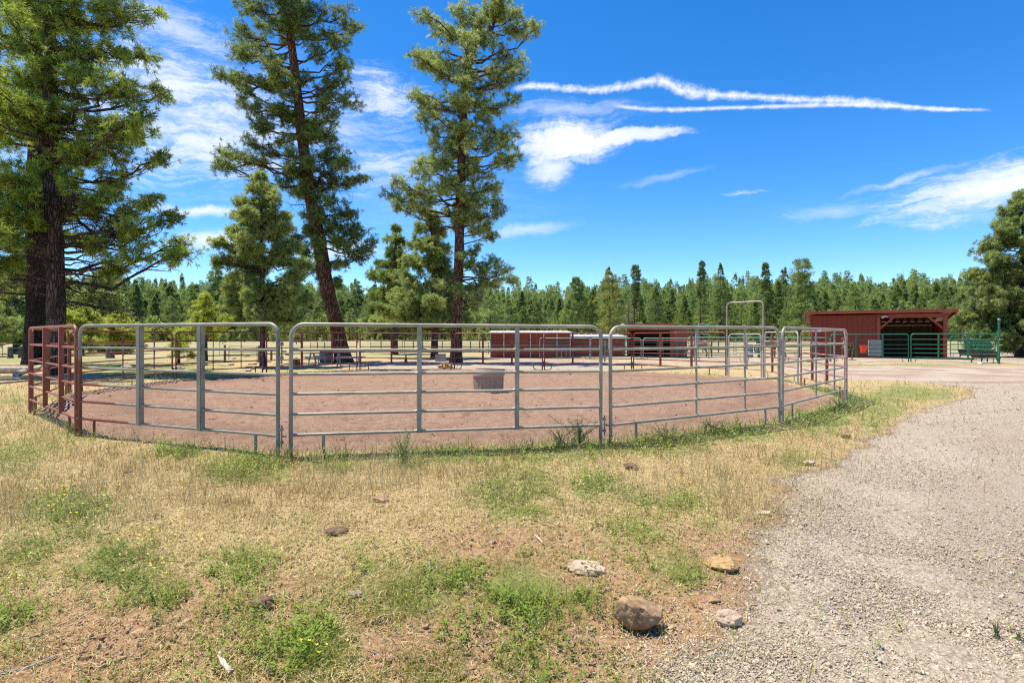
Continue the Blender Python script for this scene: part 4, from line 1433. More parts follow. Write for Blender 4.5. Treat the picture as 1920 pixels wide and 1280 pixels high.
def forest():
    g = np.random.default_rng(77)
    kinds = [('cone', 14, 4.1), ('cone', 17, 4.6), ('cone', 10, 3.8), ('tall', 18, 4.3), ('tall', 21, 4.5), ('thin', 17, 2.9), ('round', 14, 4.4), ('bushy', 8, 3.4), ('round', 16, 3.9), ('cone', 12, 3.4)]
    groups = {'cone': ('full conical pine in the wooded band beyond the meadow', 'conical pines of the forest edge'),
              'tall': ('tall forest pine with bare lower trunk beyond the meadow', 'tall bare-stemmed pines of the forest edge'),
              'thin': ('slender thin-crowned pine in the wooded band', 'thin pines of the forest edge'),
              'round': ('full round-topped pine in the wooded band beyond the meadow', 'round-topped pines of the forest edge'),
              'bushy': ('low light green broadleaf tree among the forest pines', 'light green broadleaf trees of the forest')}
    protos = []
    for i, (st, h, r) in enumerate(kinds):
        tb, lb, (V, f, t) = proto(h, r, st, 300 + i)
        protos.append((st, h, tb, lb, V, f, t))
    # positions
    cell = {}
    pts = []
    N = 20000
    azs = g.uniform(-0.80, 0.80, N)
    rs = np.sqrt(g.uniform(168 ** 2, 430 ** 2, N))
    for a, r in zip(azs, rs):
        x, y = math.sin(a) * r, math.cos(a) * r
        edge = 196 + 22 * (fbm(np.array([a * 9]), np.array([0.0]), 1, 2, 5)[0] - 0.5) * 2 - 14 * (a < -0.3)
        if r < edge:
            continue
        dmin = 3.6 if r < 260 else 4.6
        # open rocky clearings on the slope
        px, _ = px_of(np.array([x]), np.array([y]))
        if 280 < r < 350 and (990 < px[0] < 1065 or 1650 < px[0] < 1740 or 320 < px[0] < 345):
            continue
        k = (int(x // 4), int(y // 4))
        ok = True
        for dx in (-1, 0, 1):
            for dy in (-1, 0, 1):
                for q in cell.get((k[0] + dx, k[1] + dy), ()):
                    if (q[0] - x) ** 2 + (q[1] - y) ** 2 < dmin ** 2:
                        ok = False
        if ok:
            cell.setdefault(k, []).append((x, y))
            pts.append((x, y, r))
    rows = []
    for x, y, r in pts:
        u = g.random()
        if r < 215:
            k = [0, 1, 2, 6, 8, 3, 9, 7, 9, 6][int(u * 10)]
        elif 250 < r < 330 and fbm(np.array([x]), np.array([y]), 0.05, 2, 3)[0] > 0.52:
            k = [7, 7, 7, 2, 9, 5, 6, 3][int(u * 8)]
        else:
            k = [0, 1, 3, 4, 5, 6, 8, 9, 3, 1][int(u * 10)]
        s = g.uniform(0.55, 1.0) if g.random() < 0.6 else g.uniform(0.9, 1.2)
        rows.append((x, y, r, k, s))
    # the ones which show largest are individuals
    rows.sort(key=lambda q: q[2] / (q[4] * kinds[q[3]][1]) + (0 if q[2] < 235 else 6))
    ind, rest = rows[:262], rows[262:]
    first = {}
    mats = {}
    for x, y, r, k, s in ind:
        st, h, tb, lb, V, f, t = protos[k]
        lab, grp = groups[st]
        z = gzs(x, y) - 0.3
        rz = g.uniform(0, 6.28)
        nm = 'broadleaf_tree' if st == 'bushy' else 'pine_tree'
        if k not in first:
            root = empty(nm, (x, y, z), rz, lab, 'tree', grp)
            cr = mesh_np('crown', V, f, LEAF['farlime' if st == 'bushy' else 'far'], root, attrs={'tone': t})
            tb2 = MB()
            tb2.v, tb2.f3, tb2.f4, tb2.n = list(tb.v), list(tb.f3), list(tb.f4), tb.n
            for vv, in zip(lb.v):
                pass
            tr = tb2.build('trunk', BARK['dark'], root)
            first[k] = (root, cr, tr)
        else:
            root = first[k][0].copy()
            C.objects.link(root)
            root.location = (x, y, z)
            root.rotation_euler = (0, 0, rz)
            for ch in first[k][1:]:
                c = ch.copy()
                C.objects.link(c)
                c.parent = root
        root.scale = (s * g.uniform(0.85, 1.15), s * g.uniform(0.85, 1.15), s * g.uniform(0.9, 1.1))
    # everything farther: one mass
    low = [proto(h, r, st, 400 + i, lod=0.55) for i, (st, h, r) in enumerate(kinds)]
    VV, FF, TT, n = [], [], [], 0
    V2, F2, T2, n2 = [], [], [], 0
    for x, y, r, k, s in rest:
        V, f, t = low[k][2]
        a = g.uniform(0, 6.28)
        ca, sa = math.cos(a), math.sin(a)
        s3 = s * np.array([g.uniform(.85, 1.15), g.uniform(.85, 1.15), g.uniform(.88, 1.12)])
        W_ = V * s3
        W_ = np.stack([W_[:, 0] * ca - W_[:, 1] * sa + x, W_[:, 0] * sa + W_[:, 1] * ca + y, W_[:, 2] + gzs(x, y) - 0.3], 1)
        tt = np.clip(t * 0.6 + g.uniform(-0.08, 0.45), 0, 1)
        if kinds[k][0] == 'bushy':
            V2.append(W_); F2.append(f + n2); T2.append(tt); n2 += len(V)
        else:
            VV.append(W_); FF.append(f + n); TT.append(tt); n += len(V)
        if r > 260 and kinds[k][0] in ('tall', 'thin') or r < 300:
            tm = MB()
            h = kinds[k][1] * s * 0.9
            z0 = gzs(x, y) - .3
            tm.tube([(x, y, z0), (x, y, z0 + h)], (0.22, 0.05), n=3, cap=False)
            trunks.append(tm.v[0]); tf.append(tm.f4[0] + tn[0]); tn[0] += tm.n
    o = mesh_np('forest', np.concatenate(VV), np.concatenate(FF), LEAF['far'], attrs={'tone': np.concatenate(TT)})
    tag(o, 'dense mass of dark pines covering the hill behind the forest edge', 'forest', kind='stuff')
    o = mesh_np('light_woods', np.concatenate(V2), np.concatenate(F2), LEAF['farlime'], attrs={'tone': np.concatenate(T2)})
    tag(o, 'light green broadleaf woods among the pines on the hill', 'forest', kind='stuff')
    o = mesh_np('forest_stems', np.concatenate(trunks), np.concatenate(tf), BARK['dark'])
    tag(o, 'thin dark stems of the pine forest on the hill', 'forest', kind='stuff')
    print('forest', len(ind), len(rest), n + n2)


trunks, tf, tn = [], [], [0]
forest()


def landmarks():
    """single trees which stand out of the forest line"""
    def cone(px, top, base, d, rad, leaf, label, seed, lo=0.15, tone=0.4, n=34, mix=1.0, shape='round', wd=0.12, per=8, ln=0.55, name='pine_tree'):
        x, y = W(px, d)
        z = gzs(x, y) - .2
        h = Z(top, d) - z
        tb, lb, (V, f, t) = proto(h, rad * d / F * 1.15, 'open' if shape == 'open' and lo > .4 else ('tall' if shape == 'open' else shape), seed, 1.0, tone)
        root = empty(name, (x, y, z), 0, label, 'tree')
        tb.build('trunk', BARK['dark'], root)
        mesh_np('crown', V, f, LEAF[leaf], root, attrs={'tone': t})
        return root
    cone(1145, 503, 634, 150, 30, 'old', 'large yellow-green conical tree with thin pinkish top, above the gap in the pen', 501, tone=0.35, n=46)
    cone(1501, 487, 634, 160, 20, 'far', 'lanky open-crowned pine that tops the forest line left of the big shed', 503, lo=0.45, shape='open', n=26, tone=0.35)
    cone(1500, 540, 634, 158, 26, 'far', 'bushy pine at the foot of the lanky open-crowned one', 504, n=26, tone=0.45)
    cone(1312, 492, 634, 165, 14, 'far', 'high dark pine, left one of the pair above the far red panels', 505, lo=0.35, shape='open', n=26, tone=0.25)
    cone(1350, 496, 634, 168, 15, 'far', 'dense tall pine left of the tall pipe arch', 506, lo=0.2, n=30, tone=0.3)
    cone(1438, 492, 634, 162, 17, 'far', 'high pine directly behind the right leg of the tall pipe arch', 507, lo=0.25, shape='open', n=34, tone=0.3)
    cone(1188, 498, 634, 172, 9, 'far', 'spindly pine with long bare trunk right of the large yellow-green tree', 508, lo=0.75, shape='open', n=10, tone=0.3)
    cone(1230, 540, 634, 158, 22, 'far', 'dark bushy pine above the small shed roof', 509, n=30, tone=0.25)
    cone(1065, 560, 634, 160, 16, 'far', 'mid green pine above the white metal roof', 510, n=24, tone=0.5)
    cone(920, 545, 634, 140, 26, 'pale', 'light green pine just right of the upright pine trunk', 511, n=28, tone=0.3)
    cone(1800, 545, 640, 150, 28, 'pale', 'pale pine between the big shed and the round pine at the edge', 512, n=30, tone=0.2)
    cone(1770, 540, 640, 165, 22, 'far', 'dark pine behind the right end of the big shed roof', 513, n=26, tone=0.4)
    # snags
    for px, top, d, lab, sd in ((1693, 507, 300, 'grey dead snag with stubby limbs above the big shed roof', 520), (1718, 512, 305, 'thinner bare snag beside the stubby-limbed one', 521), (1178, 560, 170, 'bare grey trunk standing against the forest above the small shed', 522)):
        g = np.random.default_rng(sd)
        k = d / F
        x, y = W(px, d)
        z0 = gzs(x, y)
        h = Z(top, d) - z0
        T = [(0, 0, 0, .3), (0, 0, h * .6, .2), (0.1, 0, h, .05)]
        tb, lb, _ = grow(T, [], sd, bare=[(g.uniform(h * .45, h * .95), g.uniform(0, 6.3), g.uniform(1, 2.6)) for i in range(10)])
        for vv in lb.v:
            pass
        root = empty('dead_tree', (x, y, z0), 0, lab, 'tree')
        tb.build('trunk', BARK['grey'], root, smooth=True)
        lb.build('branches', BARK['grey'], root)
    # young pines scattered on the far meadow
    g = np.random.default_rng(55)
    base = None
    for i, px in enumerate([432, 418, 458, 512, 556, 690, 712, 640, 905, 1262, 985]):
        d = g.uniform(105, 165)
        x, y = W(px, d)
        if base is None:
            tb, lb, (V, f, t) = grow([(0, 0, 0, .09), (0, 0, 3.2, .02)], [(math.cos(a * 2.4) * .5, math.sin(a * 2.4) * .5, 0.8 + a * .17, .62 - a * .03) for a in range(14)], 56, per=7, ln=.42, wd=.07, dens=.8, tone0=.5)
            root = empty('pine_sapling', (x, y, gzs(x, y)), 0, 'small bushy young pine standing alone on the far meadow', 'tree', 'young pines on the far meadow')
            base = (root, mesh_np('crown', V, f, LEAF['pale'], root, attrs={'tone': t}), tb.build('trunk', BARK['dark'], root))
        else:
            root = base[0].copy()
            C.objects.link(root)
            root.location = (x, y, gzs(x, y))
            for ch in base[1:]:
                c = ch.copy()
                C.objects.link(c)
                c.parent = root
        s = g.uniform(0.5, 1.1)
        root.scale = (s, s, s)
        root.rotation_euler = (0, 0, g.uniform(0, 6))


landmarks()

# ------------------------------------------------------------------ pipe panels
RAILZ = (0.267, 0.507, 0.745, 0.975, 1.26)


def bent(L, H, r=0.13, x0=None, z0=0.0):
    h = L / 2
    p = [(-h, 0, z0), (-h, 0, H * 0.5), (-h, 0, H - r)]
    for i in range(1, 7):
        a = i / 6 * math.pi / 2
        p.append((-h + r - math.cos(a) * r, 0, H - r + math.sin(a) * r))
    p.append((0, 0, H))
    for i in range(0, 6):
        a = math.pi / 2 - i / 6 * math.pi / 2
        p.append((h - r + math.cos(a) * r, 0, H - r + math.sin(a) * r))
    p += [(h, 0, H - r), (h, 0, H * 0.5), (h, 0, z0)]
    return p


def make_panel(name, label, cat, group, A, B, H=1.56, ups=((0.33, 'flat'), (0.67, 'flat')), frame='galv', rail='galv', up='galv', foot='galv',
               feet=((0.09, 's'), (0.91, 's')), rails=RAILZ, tr=0.024, rr=0.018, pin=False, corner=0.13, seg=8, bracket=True, tilt=0.0):
    A, B = np.array(A, float), np.array(B, float)
    L = float(np.linalg.norm(B - A))
    mid = (A + B) / 2
    ang = math.atan2(B[1] - A[1], B[0] - A[0])
    z = min(gzs(*A), gzs(*B)) - 0.01
    root = empty(name, (mid[0], mid[1], z), ang, label, cat, group)
    root.rotation_euler = (R(tilt), math.asin(max(-.05, min(.05, (gzs(*A) - gzs(*B)) / L))), ang)
    f = MB()
    f.tube(bent(L, H, corner), tr, n=seg + 2)
    f.build('frame', M[frame], root, smooth=True)
    k = H / 1.56
    h = L / 2
    for i, rz in enumerate(rails):
        b = MB()
        b.tube([(-h + tr * 0.5, 0, rz * k), (0, 0, rz * k - 0.002), (h - tr * 0.5, 0, rz * k)], rr, n=seg, cap=False)
        b.build('rail', M[rail], root, smooth=True)
    for t, ty in ups:
        x = -h + L * t
        u = MB()
        z0, z1 = rails[0] * k - 0.02, H - tr * 0.3
        if ty == 'flat':
            u.box((x, -0.004, (z0 + z1) / 2), (0.082, 0.052, z1 - z0))
            u.box((x, -0.034, (z0 + z1) / 2), (0.056, 0.008, z1 - z0 - 0.01))
        elif ty == 'box':
            u.tube([(x, -0.002, z0), (x, -0.002, z1)], 0.030, n=seg + 2)
        elif ty == 'wide':
            u.box((x, -0.003, (z0 + z1) / 2), (0.075, 0.05, z1 - z0))
        else:
            u.tube([(x, 0, z0), (x, 0, z1)], 0.0155, n=seg)
        if bracket:
            for rz in rails:
                sg = 0.034 if ty in ('flat', 'wide') else 0.022
                u.tube([(x - 0.055 - (0.02 if ty == 'flat' else 0), -0.0, rz * k), (x, -0.008, rz * k + 0.002), (x + 0.055 + (0.02 if ty == 'flat' else 0), 0, rz * k)], (rr * 1.02, rr * 1.02 + sg * 0.32, rr * 1.02), n=seg, cap=False)
        u.build('upright', M[up], root, smooth=False)
    for t, ty in feet:
        x = -h + L * t
        b = MB()
        zb = rails[0] * k
        if ty == 's':
            sx = 0.03 if t < 0.5 else -0.03
            b.tube([(x, 0, zb), (x, 0, 0.10), (x + sx * 0.4, 0, 0.03), (x + sx, 0, -0.01)], 0.019, n=seg)
        elif ty == 'b':
            b.box((x, 0, zb / 2 - 0.01), (0.05, 0.03, zb))
        else:
            # J-shaped skid: comes down from the rail and curls back to the post foot
            e = -h if t < 0.5 else h
            pts = [(x, 0, zb), (x, 0, 0.10)]
            for i in range(1, 7):
                a = i / 6 * math.pi / 2
                rx = (x - e) * 0.5
                pts.append((x - rx + math.cos(a) * rx, 0, 0.10 - math.sin(a) * 0.10 + 0.005))
            pts.append((e, 0, 0.006))
            b.tube(pts, 0.017, n=seg)
        b.build('foot', M[foot], root, smooth=True)
    if pin:
        for za, zb in ((1.33, 1.17), (0.345, 0.195)):
            b = MB()
            za, zb = za * k, zb * k
            gx = h + 0.055
            for q in (za, zb):
                b.tube([(h, 0, q), (gx + 0.02, 0, q)], 0.013, n=6)
                b.tube([(gx, 0, q - 0.018), (gx, 0, q + 0.018)], 0.022, n=8)
            b.tube([(gx, 0, za + 0.05), (gx, 0, zb - 0.07)], 0.010, n=6)
            b.tube([(gx, 0, (za + zb) / 2 - 0.006), (h + 0.12, 0, (za + zb) / 2 - 0.006)], 0.013, n=6)
            b.build('hinge_pin', M[frame], root)
    return root


def pens():
    g1 = 'pipe panels of the round pen'
    P = [(W(*a), W(*b)) for a, b in PEN]
    mk = make_panel
    n = 'corral_panel'
    c = 'corral panel'
    # near ones
    mk(n, 'rust red panel with two wide flat uprights, nearest red one at the left end', c, g1, *P[0], frame='redpaint', rail='redpaint', up='redpaint', foot='redpaint',
       ups=((0.40, 'flat'), (0.74, 'flat')), feet=((0.12, 'b'), (0.88, 'b')), pin=True, seg=8)
    mk(n, 'grey near panel with two wide flat uprights and rust red lower left corner', c, g1, *P[1], frame='greypaint', rail='greypaint', up='galv2', foot='greypaint',
       ups=((0.345, 'flat'), (0.655, 'flat')), feet=((0.085, 'j'), (0.905, 's')), pin=True, seg=10)
    mk(n, 'nearest steel panel, the longest in view, with two thick square-set uprights', c, g1, *P[2], ups=((0.385, 'box'), (0.705, 'box')), feet=((0.095, 's'), (0.925, 's')), pin=True, seg=10, corner=0.15)
    mk(n, 'steel panel with two thin uprights, right of the nearest panel', c, g1, *P[3], ups=((0.455, 'thin'), (0.76, 'thin')), feet=((0.125, 's'), (0.90, 's')), pin=True, seg=10, corner=0.15)
    mk(n, 'steel panel with two reddish thin uprights turning back at the right end of the pen', c, g1, *P[4], up='mauve', foot='mauve', ups=((0.455, 'thin'), (0.765, 'thin')), feet=((0.12, 's'), (0.92, 's')), seg=10, corner=0.15)
    mk(n, 'pinkish worn panel running away behind the right end of the pen, two wide red uprights', c, g1, *P[5], frame='redlight', rail='redlight', up='redpaint', foot='redpaint', ups=((0.36, 'wide'), (0.70, 'wide')), feet=((0.1, 's'), (0.9, 's')))
    mk(n, 'pink and silver panel right of the tall pipe arch with one wide red upright', c, g1, *P[6], frame='silver', rail='redlight', up='redpaint', foot='silver', ups=((0.42, 'wide'), (0.75, 'wide')), feet=((0.1, 'j'), (0.9, 's')), bracket=False)
    mk(n, 'far maroon panel touching the left leg of the tall pipe arch', c, g1, *P[7][::-1], frame='maroon', rail='maroon', up='maroon', foot='maroon', ups=((0.32, 'wide'), (0.66, 'wide')), feet=((0.1, 's'), (0.84, 's')), pin=True)
    mk(n, 'far maroon panel in front of the long white-roofed shed, right half', c, g1, *P[8][::-1], frame='maroon', rail='maroon', up='maroon', foot='maroon', ups=((0.33, 'wide'), (0.67, 'thin')), feet=((0.08, 'j'), (0.92, 's')), pin=True)
    mk(n, 'far maroon panel directly behind the ribbed tub', c, g1, *P[9][::-1], frame='maroon', rail='maroon', up='maroon', foot='maroon', ups=((0.33, 'wide'), (0.66, 'wide')), feet=((0.08, 'j'), (0.90, 'j')), pin=True)
    mk(n, 'far maroon panel between the leaning pine and the upright pine', c, g1, *P[10][::-1], frame='maroon', rail='maroon', up='maroon', foot='maroon', ups=((0.34, 'wide'), (0.66, 'wide')), feet=((0.09, 's'), (0.9, 'j')))
    mk(n, 'far maroon panel crossing in front of the leaning pine trunk and picnic table', c, g1, *P[11][::-1], frame='maroon', rail='maroon', up='maroon', foot='maroon', ups=((0.36, 'wide'), (0.70, 'wide')), feet=((0.09, 's'), (0.91, 's')), pin=True)
    mk(n, 'far maroon panel with thin uprights left of the medium pine trunk', c, g1, *P[12][::-1], frame='maroon', rail='maroon', up='maroon', foot='maroon', ups=((0.40, 'thin'), (0.73, 'thin')), feet=((0.09, 's'), (0.91, 's')), pin=True)
    mk(n, 'red panel with thin uprights seen through the grey panel, left far side', c, g1, *P[13][::-1], frame='maroon', rail='redpaint', up='maroon', foot='maroon', ups=((0.45, 'thin'), (0.78, 'thin')), feet=((0.09, 's'), (0.91, 's')), pin=True)
    mk(n, 'red panel with wide uprights just behind the nearest rust red one', c, g1, *P[14][::-1], frame='redpaint', rail='redpaint', up='redpaint', foot='redpaint', ups=((0.36, 'flat'), (0.70, 'flat')), feet=((0.08, 'b'), (0.92, 'b')))
    # tall walk-through arch with its gate
    a, b = np.array(W(1363, 20.1)), np.array(W(1431, 19.15))
    L = float(np.linalg.norm(b - a))
    mid = (a + b) / 2
    root = empty('pipe_arch', (mid[0], mid[1], gzs(*mid) - 0.02), math.atan2(*(b - a)[::-1]), 'tall bare steel pipe arch standing over the walk-through gate of the pen', 'pipe arch')
    m = MB()
    m.tube(bent(L, 2.62, 0.14), 0.026, n=10)
    m.build('arch', M['galv'], root, smooth=True)
    m = MB()
    m.tube([(-L / 2, 0, 0.03), (L / 2, 0, 0.03)], 0.02, n=6)
    m.build('threshold', M['silver'], root)
    u = (b - a) / L
    mk('pen_gate', 'short silver gate with a wide pale upright inside the tall pipe arch', 'gate', None, a + u * 0.07, b - u * 0.07, H=1.5, frame='silver', rail='galv', up='galv', foot='galv',
       ups=((0.55, 'wide'),), feet=(), rails=(0.30, 0.55, 0.85, 1.2), tr=0.022, bracket=False)

    # green and steel pens farther off
    g2 = 'green pipe panels of the far corrals'
    gr = dict(frame='green', rail='green', up='green', foot='green')
    gl = dict(frame='greenlight', rail='green', up='green', foot='green')

    def gp(x1, d1, x2, d2, lab, H=1.37, cols=gl, ups=((0.33, 'wide'), (0.67, 'wide')), feet=((0.08, 'j'), (0.92, 'j')), name='corral_panel', group=g2, **kw):
        return mk(name, lab, 'corral panel', group, W(x1, d1), W(x2, d2), H=H, ups=ups, feet=feet, seg=6, bracket=False, tr=kw.pop('tr', 0.027), rr=kw.pop('rr', 0.021), **cols, **kw)
    gp(1558, 32.8, 1703.5, 32.2, 'long green panel with the orange-red tray hanging on it, before the big red shed', 1.60, gr, rails=RAILZ, tr=0.03)
    gp(1708, 32.2, 1871, 30.2, 'long green panel across the open bay of the big red shed', 1.60, gr, tr=0.03, feet=((0.06, 'j'), (0.95, 's')))
    gp(1472, 33.4, 1556, 33.0, 'pale green panel at the left corner of the big red shed', 1.40)
    gp(1398, 33.6, 1470, 33.5, 'pale green panel seen right of the tall pipe arch', 1.40)
    gp(1305, 34.2, 1395, 33.6, 'pale green panel seen through the tall pipe arch', 1.40)
    gp(1206, 35.4, 1302, 34.6, 'pale green panel in front of the small shed doorway, right part', 1.36)
    gp(1108, 36.2, 1202, 35.5, 'pale green panel with rounded end before the small shed doorway, left part', 1.36)
    gp(1012, 36.6, 1105, 36.2, 'pale green panel in front of the middle of the long shed', 1.36)
    gp(1380, 43, 1500, 42, 'rear green panel behind the horses, in line with the tall arch', 1.4)
    gp(1290, 44, 1376, 43, 'rear green panel right of the small shed', 1.4)
    gp(1782, 42, 1866, 41, 'rear green panel between the shed post and the hay feeders', 1.45, gr)
    gp(866, 48, 916, 47, 'low green panel left of the long shed, nearest to its corner', 1.05, gr)
    gp(812, 48, 864, 48, 'low green panel right behind the upright pine trunk', 1.05, gr)
    gp(758, 49, 810, 48, 'low green panel behind the broad pale pine', 1.05, gr)
    gp(695, 50, 755, 49, 'low green panel right of the leaning pine', 1.05, gl)
    gp(582, 51, 622, 51, 'low grey-green panel left of the leaning pine', 0.95, gl)
    gp(429, 36, 482, 36, 'low lone pipe gate in the meadow, left of the medium pine', 0.86, dict(frame='galv2', rail='galv2', up='galv2', foot='galv2'), ups=((0.5, 'thin'),), feet=(), rails=(0.4, 0.9), name='pipe_gate', group=None)
    sv = dict(frame='silver', rail='galv', up='galv2', foot='galv')
    g3 = 'steel pipe panels at the right edge'
    gp(1880, 44, 1990, 43, 'steel panel running out of the picture at the right edge', 1.42, sv, group=g3)
    gp(1876, 50, 1990, 50, 'green panel behind the steel one at the right edge', 1.5, gr, group=g3)
    # tall pale pipe frames behind
    for x1, x2, d, H, lab in ((1834, 1878, 46, 2.45, 'taller pale pipe frame over the hay feeders, behind the green post'), (1810, 1858, 52, 2.3, 'lower pale pipe frame farther behind the hay feeders'), (1309, 1329, 37, 2.25, 'small green pipe arch left of the tall steel arch')):
        a, b = np.array(W(x1, d)), np.array(W(x2, d))
        L = float(np.linalg.norm(b - a))
        mid = (a + b) / 2
        root = empty('pipe_arch', (mid[0], mid[1], gzs(*mid)), 0, lab, 'pipe arch')
        m = MB()
        m.tube(bent(L, H, 0.08), 0.03, n=6)
        m.build('arch', M['greenlight' if 'green pipe' in lab else 'silver'], root, smooth=True)
        m = MB()
        m.tube([(-L / 2, 0, H * 0.72), (L / 2, 0, H * 0.72)], 0.02, n=6)
        m.build('crossbar', M['greenlight' if 'green pipe' in lab else 'silver'], root)
    # tall green gate post
    x, y = W(1873, 29.9)
    root = empty('gate_post', (x, y, gzs(x, y) - .02), 0, 'tall green round post with a capped top at the right end of the green panels', 'gate post')
    m = MB()
    m.tube([(0, 0, 0), (0, 0, 2.34)], 0.052, n=12)
    m.build('post', M['green'], root, smooth=True)
    m = MB()
    m.lathe([(0.0, 2.43), (0.045, 2.42), (0.07, 2.38), (0.07, 2.33), (0.053, 2.32)], n=14)
    m.build('cap', M['greenlight'], root, smooth=True)
    yl = mat_plain('yellow paint', (0.62, 0.36, 0.02), 0.5, .15)
    for z in (1.02, 1.32):
        m = MB()
        m.tube([(-0.03, -0.06, z), (0.14, -0.06, z), (0.14, -0.06, z + .05)], 0.03, n=6)
        m.build('latch', yl, root)
    for z in (1.5, 0.35):
        m = MB()
        m.tube([(0, 0, z - 0.05), (0, 0, z + 0.05)], 0.085, n=12)
        m.build('collar', M['green'], root)


pens()


# ------------------------------------------------------------------ sheds
MAT_RED = mat_boards('red board siding', (0.28, 0.05, 0.016), 0.2)
MAT_REDD = mat_boards('dark red board siding', (0.235, 0.034, 0.010), 0.3)
MAT_TRIM = mat_plain('red trim', (0.27, 0.05, 0.018), 0.6, 0.2, 5)
MAT_RAFT = mat_plain('stained rafters', (0.26, 0.12, 0.05), 0.8, 0.3, 4, stretch=(1, 1, 1))
MAT_ROOFD = mat_plain('maroon metal roof', (0.11, 0.022, 0.018), 0.5, 0.2, 5, 0.2)
MAT_WHITE = mat_plain('white metal roof', (0.50, 0.49, 0.475), 0.45, 0.08, 3, 0.1)
MAT_STUD = mat_plain('pale studs', (0.55, 0.50, 0.46), 0.7, 0.2, 8)
MAT_DARKIN = mat_plain('dark inner boards', (0.075, 0.035, 0.02), 0.9, 0.4, 3, stretch=(4, 4, .5))  # very dark brown, for inner walls and studs
MAT_WOOD = mat_plain('weathered wood', (0.30, 0.25, 0.20), 0.85, 0.3, 5, stretch=(3, 3, 1))
MAT_WOODY = mat_plain('split pine wood', (0.46, 0.29, 0.13), 0.85, 0.55, 22, stretch=(1, 9, 9))
MAT_LOG = mat_plain('bleached log', (0.46, 0.38, 0.30), 0.85, 0.3, 5, stretch=(1, 6, 6))
MAT_GREYSHEET = mat_plain('grey sheet', (0.30, 0.30, 0.29), 0.6, 0.15, 3)
MAT_BLACK = mat_plain('black plastic', (0.02, 0.02, 0.02), 0.45, 0.3, 5)
MAT_ORANGE = mat_plain('orange red plastic', (0.75, 0.06, 0.015), 0.45, 0.1, 5)


